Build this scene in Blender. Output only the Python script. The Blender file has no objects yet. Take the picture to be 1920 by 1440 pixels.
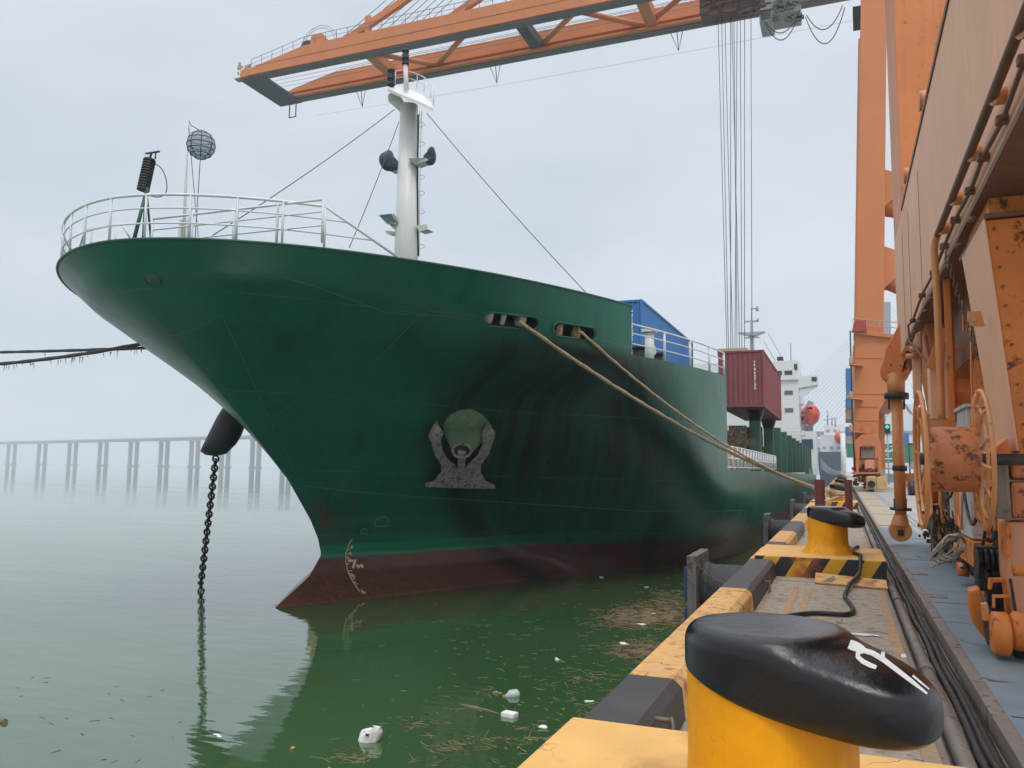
import bpy, bmesh, math, random
from mathutils import Vector, Matrix
R = random.Random(7)
S = bpy.context.scene
COL = S.collection
rad = math.radians
# ------------------------------------------------------------------ camera
FPX, YAW, PITCH, ROLL = 1540.0, rad(21.9), rad(5.8), rad(0.6)
EYE = Vector((0, 0, 1.6))
FW = Vector((-math.sin(YAW)*math.cos(PITCH), math.cos(YAW)*math.cos(PITCH), math.sin(PITCH)))
_r = Vector((math.cos(YAW), math.sin(YAW), 0)); _u = _r.cross(FW)
RT = _r*math.cos(ROLL) + _u*math.sin(ROLL); UP = _u*math.cos(ROLL) - _r*math.sin(ROLL)
cd = bpy.data.cameras.new('camera'); cam = bpy.data.objects.new('camera', cd); COL.objects.link(cam)
m = Matrix((RT, UP, -FW)).transposed().to_4x4(); m.translation = EYE; cam.matrix_world = m
cd.sensor_width = 36; cd.lens = 36*FPX/1920; cd.clip_end = 9000; cd.clip_start = 0.05
S.camera = cam
# ------------------------------------------------------------------ world, sun, exposure
S.view_settings.view_transform = 'Standard'; S.view_settings.look = 'None'
S.view_settings.exposure = 0.0; S.view_settings.gamma = 1.0
SUN_EL, SUN_AZ = rad(58), rad(150)
w = bpy.data.worlds.new('World'); S.world = w; w.use_nodes = True
nt = w.node_tree; nt.nodes.clear(); L = nt.links
def wn(t, **k):
    n = nt.nodes.new(t)
    for a, b in k.items(): setattr(n, a, b)
    return n
sky = wn('ShaderNodeTexSky', sky_type='NISHITA', sun_disc=False, sun_elevation=SUN_EL, sun_rotation=SUN_AZ)
tc = wn('ShaderNodeTexCoord')
sx = wn('ShaderNodeSeparateXYZ'); L.new(tc.outputs['Generated'], sx.inputs[0])
# cloud layer: flattened direction coordinates (an overcast deck)
mp = wn('ShaderNodeMapping'); mp.inputs['Scale'].default_value = (1.3, 1.3, 3.6); L.new(tc.outputs['Generated'], mp.inputs[0])
n1 = wn('ShaderNodeTexNoise'); n1.inputs['Scale'].default_value = 1.7; n1.inputs['Detail'].default_value = 4; n1.inputs['Roughness'].default_value = .5
L.new(mp.outputs[0], n1.inputs['Vector'])
cr = wn('ShaderNodeValToRGB')
cr.color_ramp.elements[0].position = .36; cr.color_ramp.elements[0].color = (.59, .67, .755, 1)
cr.color_ramp.elements[1].position = .62; cr.color_ramp.elements[1].color = (.735, .77, .85, 1)
L.new(n1.outputs['Fac'], cr.inputs[0])
zr = wn('ShaderNodeMapRange'); zr.inputs[1].default_value = .50; zr.inputs[2].default_value = .95; zr.inputs[3].default_value = 1.03; zr.inputs[4].default_value = 2.7
L.new(sx.outputs['Z'], zr.inputs[0])
mu = wn('ShaderNodeVectorMath', operation='SCALE'); L.new(cr.outputs[0], mu.inputs[0]); L.new(zr.outputs[0], mu.inputs['Scale'])
sk = wn('ShaderNodeVectorMath', operation='SCALE'); L.new(sky.outputs[0], sk.inputs[0]); sk.inputs['Scale'].default_value = .1
mxs = wn('ShaderNodeMix', data_type='RGBA'); mxs.inputs[0].default_value = .93
L.new(sk.outputs[0], mxs.inputs[6]); L.new(mu.outputs[0], mxs.inputs[7])
dv = wn('ShaderNodeVectorMath', operation='SCALE'); L.new(mxs.outputs[2], dv.inputs[0]); dv.inputs['Scale'].default_value = 10.0
bg = wn('ShaderNodeBackground'); bg.inputs[1].default_value = .1; L.new(dv.outputs[0], bg.inputs[0])
ow = wn('ShaderNodeOutputWorld'); L.new(bg.outputs[0], ow.inputs[0])
sl = bpy.data.lights.new('sun', 'SUN'); sl.energy = 1.3; sl.angle = rad(14); sl.color = (1, .96, .9)
so = bpy.data.objects.new('sun', sl); COL.objects.link(so)
sd = Vector((math.sin(SUN_AZ)*math.cos(SUN_EL), math.cos(SUN_AZ)*math.cos(SUN_EL), math.sin(SUN_EL)))
so.rotation_euler = sd.to_track_quat('Z', 'Y').to_euler(); so.location = (0, 0, 60)
S.cycles.max_bounces = 7; S.cycles.volume_bounces = 3; S.cycles.use_denoising = True
# ------------------------------------------------------------------ measuring helpers (photo pixel -> point on a real plane)
def ray(x, y): return FW + RT*((x-960)/FPX) + UP*((720-y)/FPX)
def atY(x, y, v): d = ray(x, y); return EYE + d*(v/d.y)
def atX(x, y, v): d = ray(x, y); return EYE + d*(v/d.x)
def atZ(x, y, v): d = ray(x, y); return EYE + d*((v-EYE.z)/d.z)
# ------------------------------------------------------------------ materials
MATS = {}
def paint(name, col, rough=.5, var=.14, vscale=1.2, rust=0.0, rcol=(.16, .06, .025), rscale=3.0, streak=0.0, scol=None,
          bump=.0, bscale=20, metal=0.0, spec=.5, corr=None, zsplit=None, coat=0.0, sdir=(9, 9, .35), world=False, crack=0.0):
    if name in MATS: return MATS[name]
    mt = bpy.data.materials.new(name); mt.use_nodes = True; n = mt.node_tree; K = n.links
    b = n.nodes['Principled BSDF']; b.inputs['Roughness'].default_value = rough; b.inputs['Metallic'].default_value = metal
    b.inputs['Specular IOR Level'].default_value = spec; b.inputs['Coat Weight'].default_value = coat; b.inputs['Coat Roughness'].default_value = .08
    def N(t, **k):
        q = n.nodes.new(t)
        for a, v in k.items(): setattr(q, a, v)
        return q
    t = N('ShaderNodeNewGeometry').outputs['Position'] if world else N('ShaderNodeTexCoord').outputs['Object']
    def noise(sc, det=5, ro=.6, vec=None):
        q = N('ShaderNodeTexNoise'); q.inputs['Scale'].default_value = sc; q.inputs['Detail'].default_value = det; q.inputs['Roughness'].default_value = ro
        K.new(vec or t, q.inputs['Vector']); return q.outputs['Fac']
    def rng(o, a, c, lo=0., hi=1.):
        q = N('ShaderNodeMapRange'); K.new(o, q.inputs[0])
        for i, v in zip((1, 2, 3, 4), (a, c, lo, hi)): q.inputs[i].default_value = v
        return q.outputs[0]
    def mix(f, a, c):
        q = N('ShaderNodeMix', data_type='RGBA'); 
        if isinstance(f, float): q.inputs[0].default_value = f
        else: K.new(f, q.inputs[0])
        for i, v in ((6, a), (7, c)):
            if isinstance(v, tuple): q.inputs[i].default_value = (*v, 1)
            else: K.new(v, q.inputs[i])
        return q.outputs[2]
    c = tuple(col)
    base = c
    if zsplit:      # second paint band below a height, slightly uneven edge
        s = N('ShaderNodeSeparateXYZ'); K.new(t, s.inputs[0])
        wob = rng(noise(.35, 3), .3, .7, -.06, .06)
        ad = N('ShaderNodeMath', operation='ADD'); K.new(s.outputs['Z'], ad.inputs[0]); K.new(wob, ad.inputs[1])
        base = mix(rng(ad.outputs[0], zsplit[0]-.01, zsplit[0]+.01), zsplit[1], c)
    v = rng(noise(vscale), .25, .75, 1-var, 1+var)
    sc = N('ShaderNodeVectorMath', operation='SCALE')
    if isinstance(base, tuple): sc.inputs[0].default_value = base
    else: K.new(base, sc.inputs[0])
    K.new(v, sc.inputs['Scale']); out = sc.outputs[0]
    if streak:
        mp = N('ShaderNodeMapping'); mp.inputs['Scale'].default_value = sdir; K.new(t, mp.inputs[0])
        f = rng(noise(1.0, 6, .65, mp.outputs[0]), .48, .72, 0, streak); big = rng(noise(.5, 2), .35, .6)
        mm = N('ShaderNodeMath', operation='MULTIPLY'); K.new(f, mm.inputs[0]); K.new(big, mm.inputs[1])
        out = mix(mm.outputs[0], out, tuple(scol or [x*.45 for x in c]))
    if rust:
        f = rng(noise(rscale, 9, .72), .72-rust*.35, .80-rust*.35)
        out = mix(f, out, tuple(rcol))
        rr = rng(f, 0, 1, rough, .85); K.new(rr, b.inputs['Roughness'])
    if crack:
        dn = N('ShaderNodeTexNoise'); dn.inputs['Scale'].default_value = 2.2; dn.inputs['Detail'].default_value = 6; K.new(t, dn.inputs['Vector'])
        va = N('ShaderNodeVectorMath', operation='MULTIPLY_ADD'); K.new(dn.outputs['Color'], va.inputs[0]); va.inputs[1].default_value = (.5, .5, .5); K.new(t, va.inputs[2])
        vo = N('ShaderNodeTexVoronoi', feature='DISTANCE_TO_EDGE'); vo.inputs['Scale'].default_value = crack; K.new(va.outputs[0], vo.inputs['Vector'])
        ln_ = rng(vo.outputs['Distance'], .010, .003); ms = rng(noise(1.1, 2), .44, .56)
        mm = N('ShaderNodeMath', operation='MULTIPLY'); K.new(ln_, mm.inputs[0]); K.new(ms, mm.inputs[1])
        out = mix(mm.outputs[0], out, tuple(x*.22 for x in c))
        sp2 = rng(noise(60, 3, .8), .70, .74, 0, .6); out = mix(sp2, out, tuple(x*.35 for x in c))
        oil = rng(noise(1.7, 3, .5), .62, .70, 0, .5); out = mix(oil, out, tuple(x*.45 for x in c))
    K.new(out, b.inputs['Base Color'])
    h = None
    if corr:        # corrugation: (axis, period)
        s = N('ShaderNodeSeparateXYZ'); K.new(t, s.inputs[0])
        q = N('ShaderNodeMath', operation='MULTIPLY'); K.new(s.outputs[corr[0]], q.inputs[0]); q.inputs[1].default_value = 2*math.pi/corr[1]
        q2 = N('ShaderNodeMath', operation='SINE'); K.new(q.outputs[0], q2.inputs[0]); h = rng(q2.outputs[0], -.35, .35)
    if bump or h is not None:
        bp = N('ShaderNodeBump'); bp.inputs['Strength'].default_value = bump if h is None else 1.0
        bp.inputs['Distance'].default_value = .02 if h is None else .05
        K.new(h if h is not None else noise(bscale, 8, .65), bp.inputs['Height']); K.new(bp.outputs[0], b.inputs['Normal'])
    MATS[name] = mt; mt['N'] = 1; return mt
def hookmat(mt):
    n = mt.node_tree; return n, n.links, n.nodes['Principled BSDF']
O_ = (.62, .215, .075)
M = dict(
    orange=paint('crane_orange', (.64, .205, .055), .5, .12, .7, .34, (.20, .07, .03), 4.5, .6, (.36, .11, .04), .1, 30),
    orange_far=paint('far_crane_orange', (.58, .195, .062), .6, .12, .25, .2, (.3, .1, .04), 1.2, .25, (.42, .14, .06)),
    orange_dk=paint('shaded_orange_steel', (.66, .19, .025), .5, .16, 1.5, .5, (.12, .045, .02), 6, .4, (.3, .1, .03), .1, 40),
    rustor=paint('rusty_orange_drum', (.58, .19, .06), .5, .2, 3, .55, (.11, .05, .03), 9, .5, (.25, .09, .04), .25, 25),
    tube=paint('orange_tube', (.62, .25, .08), .42, .15, 4, .35, (.2, .07, .03), 12, .2),
    brown=paint('brown_rusty_pipe', (.16, .075, .045), .6, .25, 5, .4, (.07, .03, .02), 15, bump=.2, bscale=60),
    grease=paint('greasy_black_steel', (.02, .018, .016), .45, .4, 6, .6, (.07, .045, .025), 12, bump=.4, bscale=40),
    drab=paint('dirty_cream_steel', (.27, .2, .10), .6, .35, 5, .9, (.04, .028, .018), 10, .6, (.05, .03, .02), .4, 30),
    green=None,
    white=paint('weathered_white_paint', (.66, .65, .61), .42, .06, .8, .10, (.42, .27, .12), 4, .5, (.62, .52, .36), .04, 30),
    whitefar=paint('white_ship_paint', (.74, .75, .75), .5, .05, .3, 0, streak=.2, scol=(.5, .5, .48)),
    railw=paint('white_rail_paint', (.66, .68, .68), .45, .1, 3, .12, (.3, .2, .12), 8),
    black=paint('bollard_black_paint', (.007, .007, .008), .17, .3, 4, .18, (.03, .016, .012), 3, bump=.22, bscale=18, spec=.5),
    yellow=paint('bollard_yellow_paint', (.80, .34, .003), .45, .14, 5, .3, (.26, .09, .012), 7, bump=.2, bscale=16, spec=.3, streak=.5, scol=(.5, .16, .005)),
    dyellow=paint('dusty_yellow_concrete', (.72, .40, .14), .75, .16, 3.5, .55, (.42, .19, .08), 4.5, .35, (.50, .27, .12), .55, 40, sdir=(6, .5, 6), crack=2.2),
    kblack=paint('worn_black_kerb_paint', (.05, .047, .044), .5, .3, 3, .32, (.20, .12, .08), 5, bump=.3, bscale=45),
    conc=paint('quay_concrete', (.43, .345, .255), .85, .3, 9, .5, (.25, .185, .135), 7, bump=.7, bscale=90, crack=1.1),
    conc2=paint('apron_concrete', (.36, .34, .31), .8, .14, .6, .3, (.27, .25, .23), 1.5, bump=.2, bscale=40),
    wallc=paint('quay_wall_concrete', (.10, .095, .085), .9, .3, 1.0, .6, (.04, .045, .035), 2, .6, (.03, .03, .025)),
    bluegrey=paint('bluegrey_deck_paint', (.20, .245, .27), .6, .2, 1.6, .5, (.27, .235, .20), 2.6, bump=.12, bscale=50, crack=.5),
    steel=paint('worn_steel', (.23, .185, .15), .5, .25, 3, .5, (.12, .08, .055), 6, bump=.15, bscale=50),
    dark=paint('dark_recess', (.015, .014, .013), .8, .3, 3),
    rubber=paint('ribbed_grey_rubber', (.055, .06, .066), .7, .2, 3, corr=('X', .05)),
    fsteel=paint('fender_panel_steel', (.15, .14, .125), .6, .3, 2.5, .6, (.05, .04, .035), 5, .5, (.04, .035, .03), .3, 30),
    chain=paint('rusty_chain', (.15, .12, .09), .6, .3, 8, .6, (.2, .1, .05), 12),
    bchain=paint('dark_anchor_chain', (.03, .033, .034), .55, .3, 6, .3, (.07, .045, .03), 10),
    anchor=paint('corroded_anchor', (.29, .26, .25), .8, .4, 5, .6, (.10, .075, .065), 7, bump=.9, bscale=16),
    rope=paint('tan_rope', (.42, .32, .19), .9, .3, 10, .5, (.12, .085, .05), 14, bump=.8, bscale=70),
    drope=paint('dark_wet_rope', (.05, .046, .042), .9, .3, 6, .4, (.09, .08, .07), 8, bump=.8, bscale=60),
    cable=paint('black_cable', (.018, .02, .022), .5, .2, 8),
    wire=paint('grey_wire', (.09, .10, .115), .5, .1, 2),
    redpost=paint('dark_red_post', (.13, .025, .018), .55, .2, 4, .35, (.07, .02, .015), 8),
    red=paint('lifeboat_red', (.62, .07, .035), .45, .08, 1),
    boxred=paint('container_maroon', (.23, .06, .058), .6, .12, .8, .15, (.12, .04, .03), 4, .3, (.14, .04, .04)),
    boxblue=paint('container_blue', (.03, .17, .42), .5, .1, .8, .1, (.1, .09, .08), 5, .2),
    boxgreen=paint('container_green', (.03, .24, .14), .55, .1, .5),
    boxtan=paint('container_tan', (.42, .33, .22), .6, .1, .6),
    boxgrey=paint('container_grey', (.24, .29, .34), .6, .1, .6),
    cream=paint('cream_coaming_paint', (.55, .40, .24), .6, .15, 1.5, .5, (.25, .12, .06), 3, .5, (.25, .13, .07)),
    dgreen=paint('dark_green_steel', (.018, .085, .05), .5, .2, 1.2, .15, (.03, .04, .03), 4, .4, (.012, .045, .03)),
    glass=paint('dark_window_glass', (.02, .03, .04), .1, .1, 1),
    grey=paint('grey_paint', (.33, .36, .38), .5, .1, 1),
    cabgrey=paint('trolley_cab_grey', (.33, .37, .37), .5, .15, .5),
    tarp=paint('dark_blue_tarp', (.035, .05, .07), .6, .4, 4, bump=.9, bscale=9),
    canvas=paint('grey_canvas_cover', (.22, .17, .12), .75, .3, 4, .5, (.10, .09, .08), 5, .8, (.3, .28, .25), .5, 18),
    cabinet=paint('light_grey_cabinet', (.52, .50, .49), .45, .08, 2, .12, (.2, .17, .15), 5, .35, (.3, .27, .25)),
    pale=paint('pale_building', (.62, .66, .68), .7, .06, .1),
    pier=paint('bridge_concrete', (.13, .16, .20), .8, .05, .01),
    foam=paint('white_foam', (.78, .77, .72), .7, .06, 10, bump=.3, bscale=60),
    plastic=paint('milky_plastic', (.66, .70, .68), .25, .1, 10),
    twig=paint('wet_twigs', (.10, .075, .035), .7, .6, 15, .8, (.30, .23, .12), 3),
    leaf=paint('yellow_leaves', (.42, .26, .05), .7, .4, 9),
    yline=paint('worn_orange_line', (.52, .27, .10), .8, .15, 6, .75, (.33, .25, .18), 9),
    mark=paint('marking_cream', (.66, .50, .30), .6, .1, 20),
    wmark=paint('white_lettering', (.75, .77, .78), .6, .05, 5),
    bluepad=paint('blue_pad', (.02, .05, .12), .5, .2, 5),
)
def emissive(name, col, st):
    mt = bpy.data.materials.new(name); mt.use_nodes = True; b = mt.node_tree.nodes['Principled BSDF']
    b.inputs['Base Color'].default_value = (*col, 1); b.inputs['Emission Color'].default_value = (*col, 1); b.inputs['Emission Strength'].default_value = st
    return mt
M['glow'] = emissive('green_signal_light', (0, .8, .42), 1.4)
# hull paint: green topsides, red boot-top, soot under the fairleads, rust at stem, worn light patches
def hull_mat():
    mt = paint('green_hull_paint', (.004, .112, .074), .36, .2, .35, .10, (.02, .035, .028), 1.5, .55, (.008, .03, .024), .05, 3,
               zsplit=(-1.42, (.125, .043, .034)), spec=.3, sdir=(1.2, 1.2, .16), world=True)
    n, K, b = hookmat(mt)
    src = b.inputs['Base Color'].links[0].from_socket
    geo = n.nodes.new('ShaderNodeNewGeometry'); sp = n.nodes.new('ShaderNodeSeparateXYZ'); K.new(geo.outputs['Position'], sp.inputs[0])
    def mth(op, a, c=None, cl=False):
        q = n.nodes.new('ShaderNodeMath'); q.operation = op; q.use_clamp = cl
        for i, v in enumerate((a, c)):
            if v is None: continue
            if isinstance(v, (int, float)): q.inputs[i].default_value = v
            else: K.new(v, q.inputs[i])
        return q.outputs[0]
    def noise(sc, scale=(1, 1, 1), det=6, ro=.65):
        mp = n.nodes.new('ShaderNodeMapping'); mp.inputs['Scale'].default_value = scale; K.new(geo.outputs['Position'], mp.inputs[0])
        q = n.nodes.new('ShaderNodeTexNoise'); q.inputs['Scale'].default_value = sc; q.inputs['Detail'].default_value = det; q.inputs['Roughness'].default_value = ro
        K.new(mp.outputs[0], q.inputs['Vector']); return q.outputs['Fac']
    def blob(y, z, ry, rz, shear=0.):
        dy = mth('DIVIDE', mth('SUBTRACT', mth('ADD', sp.outputs['Y'], mth('MULTIPLY', sp.outputs['Z'], shear)), y + shear*z), ry)
        dz = mth('DIVIDE', mth('SUBTRACT', sp.outputs['Z'], z), rz)
        return mth('SUBTRACT', 1.0, mth('ADD', mth('MULTIPLY', dy, dy), mth('MULTIPLY', dz, dz)), True)
    def over(src, f, col):
        q = n.nodes.new('ShaderNodeMix'); q.data_type = 'RGBA'; K.new(f, q.inputs[0]); K.new(src, q.inputs[6]); q.inputs[7].default_value = (*col, 1); return q.outputs[2]
    uu = mth('ADD', sp.outputs['Y'], mth('MULTIPLY', sp.outputs['Z'], 1.07))     # runs follow the flare
    cv = n.nodes.new('ShaderNodeCombineXYZ'); K.new(uu, cv.inputs[0]); K.new(sp.outputs['Z'], cv.inputs[1])
    def runs(a_, b_, det=5):
        mp = n.nodes.new('ShaderNodeMapping'); mp.inputs['Scale'].default_value = (a_, b_, 1); K.new(cv.outputs[0], mp.inputs[0])
        q = n.nodes.new('ShaderNodeTexNoise'); q.inputs['Scale'].default_value = 1; q.inputs['Detail'].default_value = det; q.inputs['Roughness'].default_value = .7
        K.new(mp.outputs[0], q.inputs['Vector']); return q.outputs['Fac']
    def stp(o, a_, b_):
        q = n.nodes.new('ShaderNodeMapRange'); q.interpolation_type = 'SMOOTHSTEP'; K.new(o, q.inputs[0]); q.inputs[1].default_value = a_; q.inputs[2].default_value = b_; return q.outputs[0]
    st = mth('MULTIPLY', mth('SUBTRACT', runs(4.5, .12, 7), .43), 6.0, True)
    wide = mth('MULTIPLY', stp(uu, 26.0, 27.6), mth('SUBTRACT', 1, stp(uu, 31.5, 37)))
    wide = mth('MULTIPLY', wide, stp(sp.outputs['Z'], 5.45, 5.0) if False else mth('SUBTRACT', 1, stp(sp.outputs['Z'], 5.1, 5.6)))
    wide = mth('MULTIPLY', wide, mth('ADD', .35, mth('MULTIPLY', stp(sp.outputs['Z'], -1.5, 2.5), .65)))
    jet = mth('MULTIPLY', mth('MULTIPLY', stp(uu, 26.6, 27.3), mth('SUBTRACT', 1, stp(uu, 27.9, 28.8))), mth('SUBTRACT', 1, stp(sp.outputs['Z'], 1.0, 2.6)))
    jet2 = mth('MULTIPLY', mth('MULTIPLY', stp(uu, 32.0, 32.4), mth('SUBTRACT', 1, stp(uu, 32.6, 33.2))), mth('SUBTRACT', 1, stp(sp.outputs['Z'], 1.0, 3.0)))
    soot = mth('MAXIMUM', mth('MULTIPLY', wide, .97), mth('MAXIMUM', jet, mth('MULTIPLY', jet2, .7)))
    f = mth('MULTIPLY', soot, mth('ADD', .60, mth('MULTIPLY', st, .40)))
    src = over(src, f, (.007, .012, .013))
    thin = mth('MULTIPLY', mth('SUBTRACT', runs(7, .25, 7), .62), 7.0, True)
    src = over(src, mth('MULTIPLY', thin, .45), (.008, .03, .025))
    band = mth('MULTIPLY', mth('MULTIPLY', stp(sp.outputs['Z'], -1.5, -1.38), mth('SUBTRACT', 1, stp(sp.outputs['Z'], -1.05, -.98))), mth('SUBTRACT', 1, stp(sp.outputs['Y'], 26, 34)))
    src = over(src, mth('MULTIPLY', band, .75), (.004, .20, .095))
    ru = mth('MULTIPLY', mth('MULTIPLY', mth('SUBTRACT', noise(2.2), .47), 9.0, True),
             mth('MAXIMUM', mth('MAXIMUM', blob(23.3, -2.5, 3.0, 1.0), blob(22.9, -.1, 1.0, 1.3)), mth('MAXIMUM', blob(33.4, 2.1, 1.9, .7), blob(23.9, 2.5, .5, .85))))
    src = over(src, mth('MULTIPLY', ru, .8, True), (.085, .036, .022))
    vs = mth('MULTIPLY', mth('SUBTRACT', noise(1.0, (1.6, 1.6, .12), 8, .7), .60), 9.0, True)
    low = mth('MULTIPLY', mth('SUBTRACT', sp.outputs['Y'], 34), .06, True)
    src = over(src, mth('MULTIPLY', mth('MULTIPLY', vs, low), .8), (.16, .075, .045))
    # plate seams: fine raised weld lines in a staggered grid
    cmb = n.nodes.new('ShaderNodeCombineXYZ'); K.new(sp.outputs['Y'], cmb.inputs[0]); K.new(mth('ADD', sp.outputs['Z'], mth('MULTIPLY', sp.outputs['Y'], .03)), cmb.inputs[1])
    br = n.nodes.new('ShaderNodeTexBrick'); br.inputs['Scale'].default_value = 1; br.inputs['Brick Width'].default_value = 6.5; br.inputs['Row Height'].default_value = 2.1
    br.inputs['Mortar Size'].default_value = .012; br.inputs['Mortar Smooth'].default_value = .3; K.new(cmb.outputs[0], br.inputs['Vector'])
    seam = mth('MULTIPLY', br.outputs['Fac'], mth('MULTIPLY', mth('SUBTRACT', noise(1.3), .40), 5.0, True))
    src = over(src, mth('MULTIPLY', seam, .55), (.09, .21, .16))
    rb = mth('MULTIPLY', mth('MULTIPLY', mth('SUBTRACT', noise(7, (1, 1, 1), 9, .75), .50), 9, True), blob(23.2, -2.6, 3.6, 1.1))
    src = over(src, mth('MULTIPLY', rb, .8), (.22, .085, .03))
    rb2 = mth('MULTIPLY', mth('MULTIPLY', mth('SUBTRACT', runs(1.6, .8, 8), .50), 5, True), mth('SUBTRACT', 1, stp(sp.outputs['Z'], -1.5, -1.44)))
    src = over(src, mth('MULTIPLY', rb2, .5), (.055, .028, .026))
    K.new(src, b.inputs['Base Color'])
    # dented plating between the frames
    d = noise(1.0, (.55, .55, .4), 2, .4)
    bp = n.nodes.new('ShaderNodeBump'); bp.inputs['Strength'].default_value = .5; bp.inputs['Distance'].default_value = .06
    K.new(mth('ADD', mth('ADD', d, mth('MULTIPLY', seam, .12)), mth('MULTIPLY', noise(9), .035)), bp.inputs['Height']); K.new(bp.outputs[0], b.inputs['Normal'])
    rr = mth('ADD', .20, mth('MULTIPLY', noise(.8), .24)); K.new(rr, b.inputs['Roughness'])
    return mt
M['hull'] = hull_mat(); M['green'] = M['hull']
def stripe_mat():
    mt = paint('hazard_striped_block', (.76, .43, .13), .7, .1, 2.5, .3, (.45, .22, .11), 3, bump=.35, bscale=45, crack=2.0)
    n, K, b = hookmat(mt); src = b.inputs['Base Color'].links[0].from_socket
    g = n.nodes.new('ShaderNodeNewGeometry'); sn = n.nodes.new('ShaderNodeSeparateXYZ'); K.new(g.outputs['Normal'], sn.inputs[0])
    t = n.nodes.new('ShaderNodeTexCoord'); sp = n.nodes.new('ShaderNodeSeparateXYZ'); K.new(t.outputs['Object'], sp.inputs[0])
    def mth(op, a, c=None, cl=False):
        q = n.nodes.new('ShaderNodeMath'); q.operation = op; q.use_clamp = cl
        for i, v in enumerate((a, c)):
            if v is None: continue
            if isinstance(v, (int, float)): q.inputs[i].default_value = v
            else: K.new(v, q.inputs[i])
        return q.outputs[0]
    fr = mth('FRACT', mth('DIVIDE', mth('ADD', mth('SUBTRACT', sp.outputs['X'], mth('MULTIPLY', sp.outputs['Z'], .62)), 20.13), .47))
    stripe = mth('MULTIPLY', mth('SUBTRACT', fr, .49), 80, True)
    front = mth('GREATER_THAN', mth('MULTIPLY', sn.outputs['Y'], -1), .7)
    no = n.nodes.new('ShaderNodeTexNoise'); no.inputs['Scale'].default_value = 5; no.inputs['Detail'].default_value = 8; K.new(t.outputs['Object'], no.inputs['Vector'])
    def mixc(f, a, c):
        q = n.nodes.new('ShaderNodeMix'); q.data_type = 'RGBA'; K.new(f, q.inputs[0])
        for i, v in ((6, a), (7, c)):
            if isinstance(v, tuple): q.inputs[i].default_value = (*v, 1)
            else: K.new(v, q.inputs[i])
        return q.outputs[2]
    face = mixc(stripe, (.72, .38, .03), (.03, .03, .03))
    dx = mth('DIVIDE', mth('SUBTRACT', sp.outputs['X'], -.55), .26)
    rs = mth('MULTIPLY', mth('MULTIPLY', mth('SUBTRACT', no.outputs['Fac'], .42), 6, True), mth('SUBTRACT', 1, mth('MULTIPLY', dx, dx), True))
    face = mixc(rs, face, (.42, .10, .02))
    K.new(mixc(front, src, face), b.inputs['Base Color']); return mt
M['hazard'] = stripe_mat()
def water_mat():
    mt = bpy.data.materials.new('harbour_water'); mt.use_nodes = True; n = mt.node_tree; K = n.links; b = n.nodes['Principled BSDF']
    t = n.nodes.new('ShaderNodeTexCoord')
    no = n.nodes.new('ShaderNodeTexNoise'); no.inputs['Scale'].default_value = .09; no.inputs['Detail'].default_value = 3; K.new(t.outputs['Object'], no.inputs['Vector'])
    c = n.nodes.new('ShaderNodeValToRGB'); c.color_ramp.elements[0].position = .35; c.color_ramp.elements[1].position = .65
    c.color_ramp.elements[0].color = (.036, .085, .030, 1); c.color_ramp.elements[1].color = (.056, .105, .042, 1)
    K.new(no.outputs['Fac'], c.inputs[0]); K.new(c.outputs[0], b.inputs['Base Color'])
    b.inputs['Roughness'].default_value = .02; b.inputs['IOR'].default_value = 2.3
    def wave(sc, scale, det):
        mp = n.nodes.new('ShaderNodeMapping'); mp.inputs['Scale'].default_value = scale; mp.inputs['Rotation'].default_value = (0, 0, .35); K.new(t.outputs['Object'], mp.inputs[0])
        q = n.nodes.new('ShaderNodeTexNoise'); q.inputs['Scale'].default_value = sc; q.inputs['Detail'].default_value = det; q.inputs['Roughness'].default_value = .5
        K.new(mp.outputs[0], q.inputs['Vector']); return q.outputs['Fac']
    a = wave(1.5, (.55, 1.3, 1), 4); d = wave(.22, (.6, 1, 1), 2)
    ad = n.nodes.new('ShaderNodeMath'); ad.operation = 'MULTIPLY_ADD'; K.new(d, ad.inputs[0]); ad.inputs[1].default_value = 2.2
    e = wave(.05, (.25, 1.2, 1), 3); ae = n.nodes.new('ShaderNodeMath'); ae.operation = 'MULTIPLY_ADD'; K.new(e, ae.inputs[0]); ae.inputs[1].default_value = 14.0; K.new(a, ae.inputs[2]); K.new(ae.outputs[0], ad.inputs[2])
    bp = n.nodes.new('ShaderNodeBump'); bp.inputs['Strength'].default_value = 1; bp.inputs['Distance'].default_value = .009
    K.new(ad.outputs[0], bp.inputs['Height']); K.new(bp.outputs[0], b.inputs['Normal']); return mt
M['water'] = water_mat()
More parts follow.
